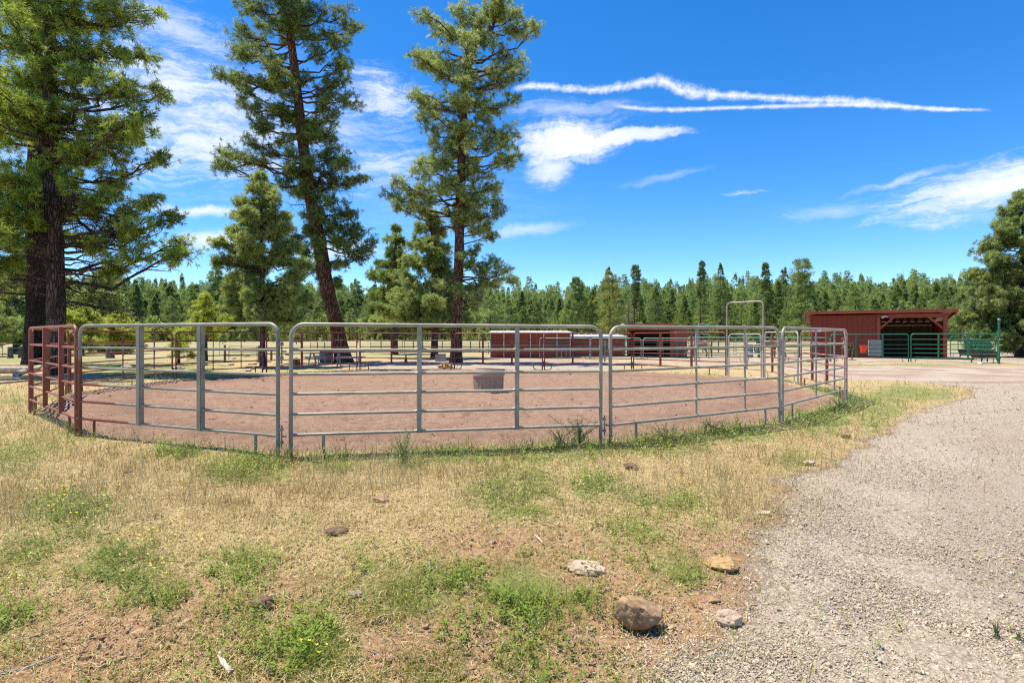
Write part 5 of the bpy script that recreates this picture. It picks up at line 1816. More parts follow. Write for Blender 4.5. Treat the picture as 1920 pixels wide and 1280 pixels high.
def sheds():
    # big red shed, right
    xl, yl = W(1519, 40.0)
    xr, yr = W(1774, 36.4)
    Wd = math.hypot(xr - xl, yr - yl)
    root = empty('horse_shed', (xl, yl, gzs(xl, yl) - 0.03), math.atan2(yr - yl, xr - xl), 'big dark red shed with an open bay on its right, behind the green panels', 'shed')
    Hf, Hb, D = 3.05, 2.5, 4.2
    sx = Wd * 0.515
    m = MB()
    m.box((sx / 2, 0.05, Hf / 2 - 0.05), (sx, 0.1, Hf - 0.1))
    m.build('front_wall', MAT_REDD, root)
    m = MB()
    m.box((0.05, D / 2 + 0.102, Hb / 2), (0.1, D - 0.2, Hb))
    m.build('side_wall', MAT_REDD, root)
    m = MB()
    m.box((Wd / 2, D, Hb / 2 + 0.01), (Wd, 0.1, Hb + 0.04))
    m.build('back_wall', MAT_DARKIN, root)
    m = MB()
    m.box((Wd - 0.05, D / 2 + 0.2, Hb / 2), (0.1, D - 0.6, Hb))
    m.build('side_wall', MAT_REDD, root)
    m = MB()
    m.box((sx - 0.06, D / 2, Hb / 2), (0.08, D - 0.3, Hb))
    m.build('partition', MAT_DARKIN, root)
    # posts, header, braces
    for x in (sx + 0.08, Wd - 0.06):
        m = MB()
        m.box((x, -0.01, Hf / 2 - 0.14), (0.2, 0.2, Hf - 0.3))
        m.build('post', MAT_TRIM, root)
    m = MB()
    m.box(((sx + Wd) / 2 + .05, -0.01, Hf - 0.2), (Wd - sx + 0.1, 0.16, 0.26))
    m.build('header_beam', MAT_TRIM, root)
    for x, s in ((sx + 0.15, 1), (Wd - 0.15, -1)):
        m = MB()
        m.beam((x, -0.01, Hf - 1.05), (x + s * 0.78, -0.01, Hf - 0.30), 0.12, 0.12)
        m.build('brace', MAT_TRIM, root)
    # roof, rafters and fascia
    ov = 0.45
    m = MB()
    slope = (Hf - Hb) / D
    m.beam((Wd / 2 + 0.1, -ov, Hf + 0.1 + slope * ov), (Wd / 2 + 0.1, D + 0.3, Hb + 0.1 - slope * 0.3), Wd + 0.85, 0.06)
    rf = m.build('roof', MAT_ROOFD, root)
    rb = MB()
    for i in range(34):
        x = -0.28 + i * (Wd + 0.78) / 33
        rb.beam((x, -ov - 0.02, Hf + 0.145 + slope * ov), (x, D + 0.3, Hb + 0.145 - slope * 0.3), 0.03, 0.03)
    rb.build('roof_rib', MAT_ROOFD, rf)
    m = MB()
    m.box((Wd / 2 + 0.1, -ov - 0.035, Hf + 0.085), (Wd + 0.9, 0.04, 0.20))
    m.build('fascia', MAT_TRIM, root)
    m = MB()
    for s, x in ((1, -0.34), (1, Wd + 0.54)):
        m.beam((x, -ov, Hf + 0.02 + slope * ov), (x, D + 0.3, Hb + 0.02 - slope * 0.3), 0.04, 0.17)
    m.build('barge_board', MAT_TRIM, root)
    for i in range(8):
        x = sx + 0.5 + i * (Wd - sx - 0.6) / 7.3
        m = MB()
        m.beam((x, 0.05, Hf - 0.03), (x, D - 0.1, Hb - 0.03), 0.06, 0.16)
        m.build('rafter', MAT_RAFT, root)
    m = MB()
    m.box(((sx + Wd) / 2, D - 0.12, Hb - 0.22), (Wd - sx - .2, 0.1, 0.09))
    m.build('light_strip_beam', mat_plain('beam painted with gold light', (0.50, 0.30, 0.12), 0.8, .2), root)  # added beam, its gold colour paints the lit strip below the roof
    for i in range(7):
        x = sx + 0.5 + i * (Wd - sx - 0.6) / 6.6
        m = MB()
        m.box((x, D - 0.1, Hb / 2 - 0.15), (0.07, 0.09, Hb - 0.4))
        m.build('stud', MAT_DARKIN, root)
    m = MB()
    m.box((sx + .30, -0.16, Hf - 0.30), (0.12, 0.1, 0.10))
    m.lathe([(0.0, 0.03), (0.16, 0.02), (0.2, -0.02), (0.19, -0.05), (0.0, -0.03)], 14, (sx + .40, -0.26, Hf - .22))
    m.build('lamp', MAT_STUD, root)

    # small red shed, middle
    xl, yl = W(1175, 40.2)
    Wd = 3.35
    root = empty('horse_shed', (xl, yl, gzs(xl, yl) - .03), R(-33), 'small red shed with dark doorway between the long white-roofed shed and the tall arch', 'shed')
    H, Hb, D = 2.18, 1.95, 3.2
    w0, w1 = 0.18, 3.1
    m = MB()
    m.box((w0 / 2, 0.04, H / 2), (w0, 0.08, H))
    m.build('front_wall', MAT_RED, root)
    m = MB()
    m.box(((w1 + Wd) / 2, 0.04, H / 2), (Wd - w1, 0.08, H))
    m.build('front_wall', MAT_RED, root)
    m = MB()
    m.box(((w0 + w1) / 2, 0.03, H - 0.14), (w1 - w0, 0.1, 0.28))
    m.build('header_beam', MAT_TRIM, root)
    for x in (0.04, Wd - 0.04):
        m = MB()
        m.box((x, D / 2 + .082, Hb / 2), (0.08, D - .1, Hb))
        m.build('side_wall', MAT_RED, root)
    m = MB()
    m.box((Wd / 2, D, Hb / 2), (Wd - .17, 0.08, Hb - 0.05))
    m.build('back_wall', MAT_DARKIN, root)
    m = MB()
    m.beam((Wd / 2, -0.42, H + 0.10), (Wd / 2, D + 0.25, Hb + 0.05), Wd + 0.45, 0.06)
    m.build('roof', MAT_ROOFD, root)
    m = MB()
    m.box((Wd / 2, -0.46, H + 0.075), (Wd + 0.5, 0.04, 0.19))
    m.build('fascia', MAT_TRIM, root)
    m = MB()
    m.lathe([(0.0, 0.03), (0.13, 0.02), (0.16, -0.02), (0.0, -0.05)], 12, (-.05, -0.55, H + .14))
    m.build('lamp', MAT_STUD, root)

    # long low shed with white metal roof: two bays stepping down
    for x1, x2, d, H1, lab, hh in ((919, 1070, 39.3, 1.70, 'long low red shed with white metal roof, the taller left bay', 0.10), (1072, 1173, 40.2, 1.42, 'lower right bay of the red sheds, long white metal roof', 0.10)):
        xl, yl = W(x1, d)
        Wd = (x2 - x1) / F * d
        root = empty('stall_shed', (xl, yl, gzs(xl, yl) - .03), 0, lab, 'shed')
        D = 3.6
        m = MB()
        m.box((Wd / 2, 0.03, H1 / 2), (Wd, 0.06, H1))
        m.build('front_wall', MAT_RED, root)
        for xs_ in (0.03, Wd - 0.03):
            m = MB()
            m.box((xs_, D / 2 + .062, H1 / 2), (0.06, D, H1))
            m.build('side_wall', MAT_RED, root)
        m = MB()
        m.box((Wd / 2, D + .1, H1 / 2 + .1), (Wd, 0.06, H1 + .2))
        m.build('back_wall', MAT_RED, root)
        m = MB()
        m.beam((Wd / 2, -0.25, H1 + 0.04), (Wd / 2, D + 0.2, H1 + hh + .1), Wd + 0.25, 0.05)
        rf = m.build('roof', MAT_WHITE, root)
        m = MB()
        k = int(Wd / 0.45)
        for i in range(k + 1):
            x = -.05 + i * (Wd + .1) / k
            m.beam((x, -0.26, H1 + 0.08), (x, D + 0.2, H1 + hh + .14), 0.03, 0.03)
        m.build('roof_rib', MAT_WHITE, rf)
        n_ = 7 if x1 < 1000 else 4
        for i in range(n_):
            x = 0.03 + i * (Wd - 0.06) / (n_ - 1)
            m = MB()
            m.box((x, -0.03, H1 / 2), (0.07, 0.05, H1 - .02))
            m.build('stud', MAT_STUD, root)
        m = MB()
        m.box((Wd / 2, -0.032, H1 * 0.52), (Wd - .05, 0.03, 0.06))
        m.build('batten', M['greenlight'] if x1 < 1000 else MAT_STUD, root)


sheds()


# ------------------------------------------------------------------ horses
def horse(label, loc, rz, coat, pose='stand', scale=1.0, parts=True):
    """one continuous skinned body; mane and tail are parts"""
    graze = pose == 'graze'
    V = [(-0.62, 0, 1.12), (-0.30, 0, 1.10), (0.08, 0, 1.06), (0.45, 0, 1.10)]           # croup .. withers
    Rd = [(0.26, 0.27), (0.27, 0.29), (0.27, 0.30), (0.22, 0.27)]
    E = [(0, 1), (1, 2), (2, 3)]

    def chain(start, pts, rad):
        p = start
        for q, r in zip(pts, rad):
            V.append(q)
            Rd.append((r, r) if not isinstance(r, tuple) else r)
            E.append((p, len(V) - 1))
            p = len(V) - 1
        return p
    if graze:
        neck = [(0.72, 0, 1.02), (0.98, 0, 0.78), (1.14, 0, 0.52)]
        head = [(1.24, 0, 0.34), (1.30, 0, 0.16), (1.32, 0, 0.07)]
    else:
        neck = [(0.68, 0, 1.26), (0.86, 0, 1.48), (0.96, 0, 1.64)]
        head = [(1.10, 0, 1.62), (1.28, 0, 1.46), (1.38, 0, 1.36)]
    e = chain(3, neck, [(0.13, 0.19), (0.10, 0.15), (0.09, 0.12)])
    h0 = e
    chain(e, head, [(0.095, 0.12), (0.07, 0.085), (0.055, 0.06)])
    hb = np.array(neck[-1])
    hd = unit((np.array(head[0]) - hb)[None])[0]
    for s in (-1, 1):
        up = np.array((-0.05, s * 0.05, 0.13)) if not graze else np.array((-0.12, s * 0.06, 0.05))
        chain(h0, [tuple(hb + hd * 0.02 + np.array((0, s * 0.05, 0.07)) + up * 0.2), tuple(hb + np.array((0, s * .06, .08)) + up)], [0.035, 0.012])
    for s in (-1, 1):
        o = 0.06 * s
        chain(3, [(0.50, s * 0.15, 0.86), (0.50 + o, s * 0.15, 0.56), (0.50 + o, s * 0.15, 0.30), (0.49 + o, s * 0.15, 0.10), (0.53 + o, s * 0.15, 0.03)], [0.115, 0.062, 0.042, 0.042, 0.06])
        chain(0, [(-0.58, s * 0.16, 0.82), (-0.50 + o, s * 0.16, 0.66), (-0.68 + o, s * 0.16, 0.48), (-0.63 + o, s * 0.16, 0.12), (-0.59 + o, s * 0.16, 0.03)], [0.16, 0.10, 0.055, 0.045, 0.062])
    me = bpy.data.meshes.new('horse')
    me.from_pydata(V, E, [])
    o = bpy.data.objects.new('horse', me)
    C.objects.link(o)
    sk = o.modifiers.new('s', 'SKIN')
    for i, r in enumerate(Rd):
        me.skin_vertices[0].data[i].radius = r
    me.skin_vertices[0].data[1].use_root = True
    sk.use_smooth_shade = True
    ss = o.modifiers.new('u', 'SUBSURF')
    ss.levels = ss.render_levels = 2
    dg = bpy.context.evaluated_depsgraph_get()
    nm = bpy.data.meshes.new_from_object(o.evaluated_get(dg))
    bpy.data.objects.remove(o)
    o = bpy.data.objects.new('horse', nm)
    nm.materials.clear()
    nm.materials.append(coat[0])
    nm.polygons.foreach_set('use_smooth', np.ones(len(nm.polygons), bool))
    C.objects.link(o)
    o.location = loc
    o.rotation_euler = (0, 0, rz)
    o.scale = (scale,) * 3
    tag(o, label, 'horse')
    g = np.random.default_rng(3)
    m = MB()
    crest = [(0.42, 0, 1.34)] + [(p[0] - (0.08 if not graze else -0.04), 0, p[2] + (0.13 if not graze else 0.15)) for p in neck]
    crest = np.array(crest)
    for i in range(60):
        p = lerp_path(crest, g.random())
        m.tube([p, p + np.array((-.03, g.choice([-1, 1]) * 0.09, -0.10)), p + np.array((-.04, g.choice([-1, 1]) * 0.13, -0.24))], (0.022, 0.02, 0.005), n=4)
    m.build('mane', coat[1], o)
    m = MB()
    for i in range(16):
        a = g.normal(0, 0.03, 3)
        m.tube([np.array((-0.84, 0, 1.18)), np.array((-0.96, 0, 1.02)) + a * .6, np.array((-0.98, 0, 0.75)) + a, np.array((-0.94, 0, 0.42)) + a * 1.4], (0.03, 0.028, 0.022, 0.005), n=4)
    m.build('tail', coat[1], o)
    return o


def horses():
    bay = (mat_plain('bay coat', (0.20, 0.085, 0.035), 0.5, 0.15, 3), mat_plain('black mane', (0.03, 0.02, 0.015), 0.7, 0.2))
    sor = (mat_plain('sorrel coat', (0.30, 0.15, 0.07), 0.5, 0.15, 3), mat_plain('flaxen mane', (0.38, 0.26, 0.14), 0.7, 0.2))
    dun = (mat_plain('dun coat', (0.42, 0.30, 0.18), 0.55, 0.15, 3), mat_plain('dun mane', (0.30, 0.2, 0.12), 0.7, 0.2))
    x, y = W(1311, 38.5)
    horse('reddish horse grazing behind the rails left of the tall arch', (x, y, gzs(x, y)), R(185), sor, 'graze', 0.82)
    x, y = W(1440, 38.0)
    horse('brown horse grazing behind the rails right of the tall arch', (x, y, gzs(x, y)), R(-8), bay, 'graze', 0.86)
    x, y = W(1588, 35.4)
    horse('bay horse in front of the dark red wall, left of the hanging tray', (x, y, gzs(x, y)), R(75), bay, 'stand', 0.80)
    x, y = W(1246, 39.2)
    horse('tan horse facing out of the small shed doorway', (x, y + 1.0, gzs(x, y)), R(-97), dun, 'stand', 0.78)


horses()


# ------------------------------------------------------------------ smaller things
def tilt_mat(a):
    return np.array(Matrix.Rotation(a, 3, 'Z'))


def small_things():
    # ribbed tub in the pen
    x, y = W(916, 15.1)
    root = empty('stock_tub', (x, y, gzs(x, y) - 0.01), 0.2, 'round brown ribbed tub standing on the pen floor', 'tub')
    tubm = mat_plain('faded brown plastic', (0.38, 0.27, 0.18), 0.75, 0.2, 4, stretch=(6, 6, 1))
    tubd = mat_plain('tub rim', (0.42, 0.30, 0.225), 0.7, 0.15, 4)
    m = MB()
    m.lathe([(0.395, 0.03), (0.39, 0.08), (0.40, 0.5), (0.405, 0.52), (0.375, 0.52), (0.36, 0.1), (0.0, 0.09)], 192, ribs=24, ribamp=0.008)
    m.build('body', tubm, root)
    m = MB()
    m.lathe([(0.40, 0.43), (0.432, 0.45), (0.44, 0.60), (0.42, 0.635), (0.395, 0.62), (0.385, 0.45)], 48)
    m.build('rim', tubd, root, smooth=True)
    m = MB()
    m.lathe([(0.0, 0.0), (0.42, 0.0), (0.42, 0.055), (0.398, 0.07)], 48)
    m.build('base_band', tubd, root, smooth=True)

    # picnic table under the leaning pine
    blue = mat_plain('blue grey bench paint', (0.24, 0.29, 0.36), 0.6, 0.2, 4)

    def table(px, d, w, label, rz=0.0, H=0.72):
        x, y = W(px, d)
        root = empty('picnic_table', (x, y, gzs(x, y)), rz, label, 'table')
        m = MB()
        for k in range(5):
            m.box((0, -0.32 + k * 0.16, H), (w, 0.145, 0.04))
        m.build('tabletop', blue, root)
        for s in (-1, 1):
            m = MB()
            m.box((0, s * 0.68, 0.43), (w, 0.25, 0.04))
            m.build('bench_seat', blue, root)
            m = MB()
            X = s * (w / 2 - 0.2)
            m.beam((X, -0.5, 0), (X, -0.15, H - 0.02), 0.05, 0.09)
            m.beam((X, 0.5, 0), (X, 0.15, H - 0.02), 0.05, 0.09)
            m.beam((X, -0.75, 0.385), (X, 0.75, 0.385), 0.045, 0.07)
            m.build('leg_frame', blue, root)
    table(655, 27.6, 1.4, 'blue-grey picnic table beside the leaning pine trunk', 0.15)
    table(594, 29.0, 0.9, 'small grey-blue table left of the wooden box and leaning pine', -0.1, 0.6)
    # wooden bin behind the table
    x, y = W(611, 31.5)
    root = empty('wooden_box', (x, y, gzs(x, y)), 0.1, 'dark wooden box between the small table and the leaning pine', 'box')
    m = MB()
    m.box((0, 0, 0.36), (0.56, 0.5, 0.72))
    m.build('body', mat_plain('brown boards', (0.16, 0.10, 0.065), .85, .3, 4), root)
    m = MB()
    m.box((0, 0, 0.75), (0.62, 0.56, 0.05))
    m.build('lid', MAT_WOOD, root)

    def stump(px, d, r, h, label, mat=None, name='tree_stump', seed=1):
        g = np.random.default_rng(seed)
        x, y = W(px, d)
        root = empty(name, (x, y, gzs(x, y) - 0.03), g.uniform(0, 6), label, 'stump')
        m = MB()
        an = np.arange(18) * 2 * math.pi / 18
        k = 1 + 0.1 * np.sin(an * 3 + 1) + g.normal(0, 0.03, 18)
        rings = []
        for z, s in ((0, 1.25), (h * .2, 1.05), (h * .6, 1.0), (h, 0.97)):
            rings.append(np.stack([np.cos(an) * r * k * s, np.sin(an) * r * k * s, np.full(18, z)], 1))
        v = np.concatenate(rings)
        i = np.arange(3)[:, None] * 18
        j = np.arange(18)[None]
        m.add(v, f4=np.stack([i + j, i + (j + 1) % 18, i + 18 + (j + 1) % 18, i + 18 + j], -1).reshape(-1, 4))
        m.build('bark', mat or BARK['dark'], root)
        m = MB()
        v = np.concatenate([rings[-1] * [0.97, 0.97, 1] + [0, 0, 0.004], [[0, 0, h + 0.012]]])
        m.add(v, f3=[(18, q, (q + 1) % 18) for q in range(18)])
        m.build('cut_face', MAT_WOOD, root)
    stump(556, 28.3, 0.17, 0.36, 'low dark stump left of the small grey-blue table', seed=2)
    stump(19, 38, 0.15, 0.78, 'grey upright log stump at the left edge, left one of two', BARK['grey'], 'log_post', 3)
    stump(39, 38.5, 0.14, 0.80, 'grey upright log stump, right one of two by the old trunk', BARK['grey'], 'log_post', 4)
    stump(206, 38, 0.24, 0.72, 'thick grey log stump seen through the grey panel', BARK['grey'], 'log_post', 5)
    # split firewood heap
    x, y = W(835, 25.9)
    root = empty('firewood_pile', (x, y, gzs(x, y)), 0, 'small heap of yellowish split logs beside the upright pine', 'firewood')
    g = np.random.default_rng(8)
    for i in range(11):
        m = MB()
        a = g.uniform(-0.5, 0.5)
        c = np.array((g.uniform(-0.3, 0.3), g.uniform(-0.15, 0.2), 0.05 + 0.075 * (i // 4)))
        dv = np.array((math.cos(a), math.sin(a), g.normal(0, .08))) * 0.16
        m.tube([c - dv, c + dv], g.uniform(0.045, 0.06), n=5)
        m.build('log', MAT_WOODY, root)
    # grey box at the upright pine
    x, y = W(826, 33.0)
    root = empty('storage_box', (x, y, gzs(x, y)), 0.1, 'grey box with dark side standing just left of the upright pine trunk', 'box')
    m = MB()
    m.box((0, 0, 0.2), (0.6, 0.45, 0.4))
    m.build('body', MAT_GREYSHEET, root)
    m = MB()
    m.box((0, 0, 0.415), (0.64, 0.49, 0.03))
    m.build('lid', MAT_BLACK, root)
    # orange cone-like marker
    x, y = W(761, 30.5)
    root = empty('traffic_cone', (x, y, gzs(x, y)), 0, 'small orange-red cone behind the thick upright of the nearest panel', 'cone')
    m = MB()
    m.lathe([(0.11, 0.03), (0.03, 0.42), (0.02, 0.43), (0.0, 0.43)], 16)
    m.build('cone', MAT_ORANGE, root, smooth=True)
    m = MB()
    m.box((0, 0, 0.017), (0.3, 0.3, 0.03))
    m.build('base', MAT_ORANGE, root)
    # blue tub and white bucket by the shed
    bl = mat_plain('blue plastic', (0.04, 0.13, 0.42), 0.4, 0.15)
    x, y = W(1057, 38.4)
    root = empty('water_tub', (x, y, gzs(x, y)), 0, 'blue water tub on a stand in front of the long shed', 'tub')
    m = MB()
    m.lathe([(0.0, 0.42), (0.20, 0.42), (0.24, 0.68), (0.25, 0.7), (0.23, 0.7), (0.2, 0.45), (0, 0.45)], 20)
    m.build('tub', bl, root)
    for a, b in ((-1, -1), (1, -1), (1, 1), (-1, 1)):
        m = MB()
        m.box((a * .16, b * .16, .2), (.04, .04, .42))
        m.build('leg', MAT_WOOD, root)
    # hanging tray and grey sheet on the green panel
    x, y = W(1617.5, 32.4)
    z = Z(654, 32.3)
    root = empty('feed_tray', (x, y, z), 0, 'orange-red feed tray hooked on the rails of the long green panel', 'feed tray')
    m = MB()
    v = [(-.18, 0, .2), (.18, 0, .2), (.13, 0, -.2), (-.13, 0, -.2), (-.18, -.2, .16), (.18, -.2, .16), (.11, -.09, -.22), (-.11, -.09, -.22)]
    m.add(v, f4=[(0, 1, 2, 3), (4, 7, 6, 5), (0, 3, 7, 4), (1, 5, 6, 2), (3, 2, 6, 7)])
    m.build('bin', MAT_ORANGE, root)
    m = MB()
    m.box((0, -0.205, .165), (0.4, 0.02, 0.045))
    m.box((0, 0.012, .205), (0.4, 0.02, 0.045))
    m.build('lip', MAT_ORANGE, root)
    x, y = W(1643, 32.9)
    root = empty('shade_board', (x, y + 0.1, Z(666, 32.9) - 0.02), 0, 'grey rectangular board standing behind the long green panel', 'board')
    m = MB()
    m.box((0, 0, 0.44), (0.72, 0.04, 0.84))
    m.build('sheet', MAT_GREYSHEET, root)
    m = MB()
    for a, b, s1, s2 in ((0, 0.88, .78, .05), (0, 0.02, .78, .05)):
        m.box((a, -0.01, b), (s1, 0.06, s2))
    for a in (-.385, .385):
        m.box((a, -0.01, .45), (.05, .055, .80))
    m.build('frame', M['silver'], root)

    # hay feeders at the right
    def feeder(px, d, label, sc_=1.0):
        x, y = W(px, d)
        root = empty('hay_feeder', (x, y, gzs(x, y)), 0.1, label, 'hay feeder')
        root.scale = (sc_,) * 3
        tb = MB()
        v = [(-.52, -.3, .28), (.52, -.3, .28), (.52, .3, .28), (-.52, .3, .28), (-.58, -.38, .66), (.58, -.38, .66), (.58, .38, .66), (-.58, .38, .66), (-.54, -.34, .66), (.54, -.34, .66), (.54, .34, .66), (-.54, .34, .66), (-.48, -.26, .34), (.48, -.26, .34), (.48, .26, .34), (-.48, .26, .34)]
        f = [(0, 3, 2, 1), (0, 1, 5, 4), (1, 2, 6, 5), (2, 3, 7, 6), (3, 0, 4, 7), (4, 5, 9, 8), (5, 6, 10, 9), (6, 7, 11, 10), (7, 4, 8, 11), (8, 9, 13, 12), (9, 10, 14, 13), (10, 11, 15, 14), (11, 8, 12, 15), (12, 13, 14, 15)]
        tb.add(v, f4=f)
        tb.build('trough', MAT_BLACK, root)
        for a in (-1, 1):
            for b in (-1, 1):
                m = MB()
                m.beam((a * .46, b * .27, .3), (a * .52, b * .34, 0.0), .06, .06)
                m.build('leg', MAT_BLACK, root)
        m = MB()
        for s in (-1, 1):
            m.tube([(-.56, s * .36, 1.36), (.56, s * .36, 1.36)], .024, n=6)
            m.tube([(-.54, s * .08, .68), (.54, s * .08, .68)], .02, n=6)
            m.tube([(s * .56, -.36, 1.36), (s * .56, .36, 1.36)], .024, n=6)
            for q in (-.36, .36):
                m.tube([(s * .56, q, .6), (s * .56, q, 1.36)], .024, n=6)
        m.build('rack_frame', M['green'], root)
        for s in (-1, 1):
            for i in range(11):
                X = -.5 + i * .1
                m = MB()
                m.tube([(X, s * .08, .68), (X, s * .2, 1.0), (X, s * .36, 1.36)], .016, n=5)
                m.build('bar', M['green'], root)
    feeder(1846, 31.0, 'green slatted hay feeder on a black trough, nearest to the tall green post', 0.95)
    feeder(1820, 35.5, 'second green hay feeder, half hidden left of the nearer one', 0.95)
    # white block under feeder
    x, y = W(1846, 30.2)
    root = empty('salt_block', (x, y, gzs(x, y)), 0.1, 'low pale slab on the ground under the nearer hay feeder', 'slab')
    m = MB()
    m.box((0, 0, .04), (.6, .3, .08), taper=.95)
    m.build('slab', MAT_STUD, root)
    # barrel in the shed yard
    x, y = W(1404, 40)
    root = empty('water_barrel', (x, y, gzs(x, y)), 0, 'grey-blue barrel behind the rails, seen inside the tall pipe arch', 'barrel')
    m = MB()
    m.lathe([(0, 0), (.27, 0), (.29, .05), (.29, .30), (.30, .32), (.29, .34), (.29, .6), (.30, .62), (.29, .64), (.29, .88), (.27, .92), (.0, .9)], 20)
    m.build('body', mat_plain('blue grey plastic', (.28, .33, .40), .5, .12), root, smooth=True)
    m = MB()
    m.lathe([(.275, .90), (.30, .90), (.30, .94), (.275, .94)], 20)
    m.build('rim', MAT_GREYSHEET, root)

    # wooden fence posts in the meadow
    for px, top, d, lab in ((421.5, 646, 32.5, 'brown round fence post left of the low pipe gate'), (485.5, 647, 34, 'brown fence post right beside the low pipe gate'), (508.5, 652, 34.5, 'shorter fence post just right of the medium pine trunk')):
        x, y = W(px, d)
        h = Z(top, d) - gzs(x, y)
        root = empty('fence_post', (x, y, gzs(x, y) - .05), 0, lab, 'fence post')
        m = MB()
        m.tube([(0, 0, 0), (0.01, 0, h * .5), (0, 0, h + .03)], (.07, .066, .062), n=9)
        m.build('post', mat_plain('brown post', (.20, .13, .08), .9, .3, 4), root)
    # wire fence: steel posts with wires across the left meadow
    root = empty('wire_fence', (W(180, 42)[0], 42, 0), 0, 'thin wire fence on steel posts across the meadow at the left', 'fence')
    bx = W(180, 42)[0]
    xs = [W(q, 42)[0] - bx for q in (-60, 5, 70, 130, 176, 232, 290, 352, 412)]
    for X in xs:
        m = MB()
        m.tube([(X, 0, -.1), (X, 0, 1.02)], .022, n=5)
        m.box((X, 0, 1.04), (.05, .03, .06))
        m.build('post', MAT_WOOD, root)
    for z in (.3, .6, .9):
        m = MB()
        for a, b in zip(xs[:-1], xs[1:]):
            m.tube([(a, -.02, z), ((a + b) / 2, -.02, z - .03), (b, -.02, z)], .006, n=3, cap=False)
        m.build('wire', MAT_GREYSHEET, root)
    # dark rail fence line in the far meadow
    # logs and pipes at the left edge
    g = np.random.default_rng(12)

    def log(px1, py1, px2, py2, r, label, mat, name='log'):
        a, b = np.array(G(px1, py1)), np.array(G(px2, py2))
        L = np.linalg.norm(b - a)
        t = np.linspace(0, 1, 9)
        p = np.stack([a[0] + (b[0] - a[0]) * t, a[1] + (b[1] - a[1]) * t, np.zeros(9)], 1)
        p[:, :2] += g.normal(0, .02 * L / 3, (9, 2))
        p[:, 2] = [gzs(q[0], q[1]) + r * 0.8 for q in p]
        m = MB()
        m.tube(p - p[0], np.linspace(r, r * .75, 9) * (1 + g.normal(0, .05, 9)), n=10)
        o = m.build(name, mat, None, smooth=True)
        o.location = p[0]
        tag(o, label, 'log' if 'log' in name else 'pole')
    log(-60, 701, 54, 699, .17, 'thick bleached log lying left of the pen', MAT_LOG)
    log(30, 706, 75, 690, .10, 'crooked pale log leaning across the thick one', MAT_LOG)
    log(-40, 716, 50, 711, .05, 'weathered pole lying in front of the thick log', MAT_WOOD, 'pole')
    log(-40, 724, 46, 716, .04, 'lowest grey pole of the pile at the left edge', MAT_WOOD, 'pole')
    log(150, 709, 205, 705, .035, 'grey steel pipe lying in the shade behind the red panel', M['galv'], 'pipe')
    log(146, 713, 188, 708, .03, 'second steel pipe lying beside the first in the shade', M['silver'], 'pipe')

    # rocks
    def rock(px, py, wpx, hpx, label, mat, seed, sy=0.8, sink=.2, name='rock', cat='rock', rough=.25):
        x, y = G(px, py)
        s = wpx * y / F / 2
        h = hpx * y / F
        import bmesh
        bm = bmesh.new()
        bmesh.ops.create_icosphere(bm, subdivisions=5, radius=1)
        v = np.array([q.co[:] for q in bm.verts])
        g_ = np.random.default_rng(seed)
        for i in range(15 if seed == 1 else 11):      # chipped faces
            nrm = unit(g_.normal(0, 1, (1, 3)))[0]
            dd = g_.uniform(.58, .86) if seed == 1 else g_.uniform(.68, .95)
            k = v @ nrm - dd
            v = v - np.maximum(k, 0)[:, None] * nrm * .9
        nz = (fbm(v[:, 0] * 3 + seed, v[:, 1] * 3 + v[:, 2] * 2.3, 1, 4, seed) - .5) * rough + (fbm(v[:, 0] * 14 + v[:, 2] * 9, v[:, 1] * 14, 1, 3, seed + 3) - .5) * .1
        pit = (vnoise(v[:, 0] * 11 + v[:, 2] * 8, v[:, 1] * 11 - v[:, 2] * 6, seed) > .8) * .035
        v = v * (1 + nz - pit)[:, None]
        v[:, :2] *= (1 - (.62 if seed == 1 else .45) * np.maximum(0, -v[:, 2] - .1))[:, None]
        v[:, 2] *= 1 - .25 * v[:, 0] * (seed == 1)
        v = v * [s * 1.08, s * sy * 1.05, h * .58]
        f = np.array([[q.index for q in p.verts] for p in bm.faces])
        bm.free()
        o = mesh_np(name, v, f, mat, smooth=True)
        o.location = (x, y + s * sy * .6, gzs(x, y) + h * (.62 - sink) * .8)
        o.rotation_euler = (g_.normal(0, .12), g_.normal(0, .15), g_.uniform(-.4, .4))
        tag(o, label, cat)
    rb = mat_plain('brown pitted rock', (0.31, 0.19, 0.10), .9, .4, 12, bumps=.9)
    rp = mat_plain('pale dusty rock', (0.46, 0.33, 0.23), .9, .25, 10, bumps=.8)
    ro = mat_plain('dark clod', (0.16, 0.09, 0.055), .95, .35, 14, bumps=.9)
    rg = mat_plain('lichen grey rock', (0.36, 0.31, 0.25), .9, .3, 10, bumps=.8)
    rock(1197, 1190, 94, 66, 'big pitted brown rock with dark underside at the edge of the gravel', rb, 1, .85, .12, rough=.22)
    rock(1372, 1178, 50, 34, 'pale rounded stone half buried beside the gravel, below the wood chunk', rp, 2, .8, .3)
    rock(1103, 1080, 70, 26, 'flat pale dusty stone among the dry grass', rp, 3, .7, .35)
    rock(1334, 1133, 34, 14, 'small orange stone just above the half buried one', rb, 4, .7, .3)
    rock(1588, 822, 18, 11, 'small brown stone in the grass under the right end of the pen', rb, 5)
    rock(1520, 872, 20, 11, 'small pinkish stone at the far edge of the gravel', rp, 6)
    rock(1183, 880, 28, 12, 'low dark clod of earth in the dry grass below the steel panel with thin uprights', ro, 7, name='earth_clod', cat='clod')
    rock(628, 1008, 42, 14, 'dark clod of earth in the middle of the dry grass', ro, 8, name='earth_clod', cat='clod')
    rock(486, 1146, 42, 24, 'dark reddish clod with a hollow under it, left foreground', ro, 9, name='earth_clod', cat='clod')
    rock(712, 943, 30, 10, 'small reddish clod below the nearest panel', rb, 10, name='earth_clod', cat='clod')
    rock(1436, 968, 22, 8, 'thin flat stone lying at the left edge of the gravel', rp, 11)
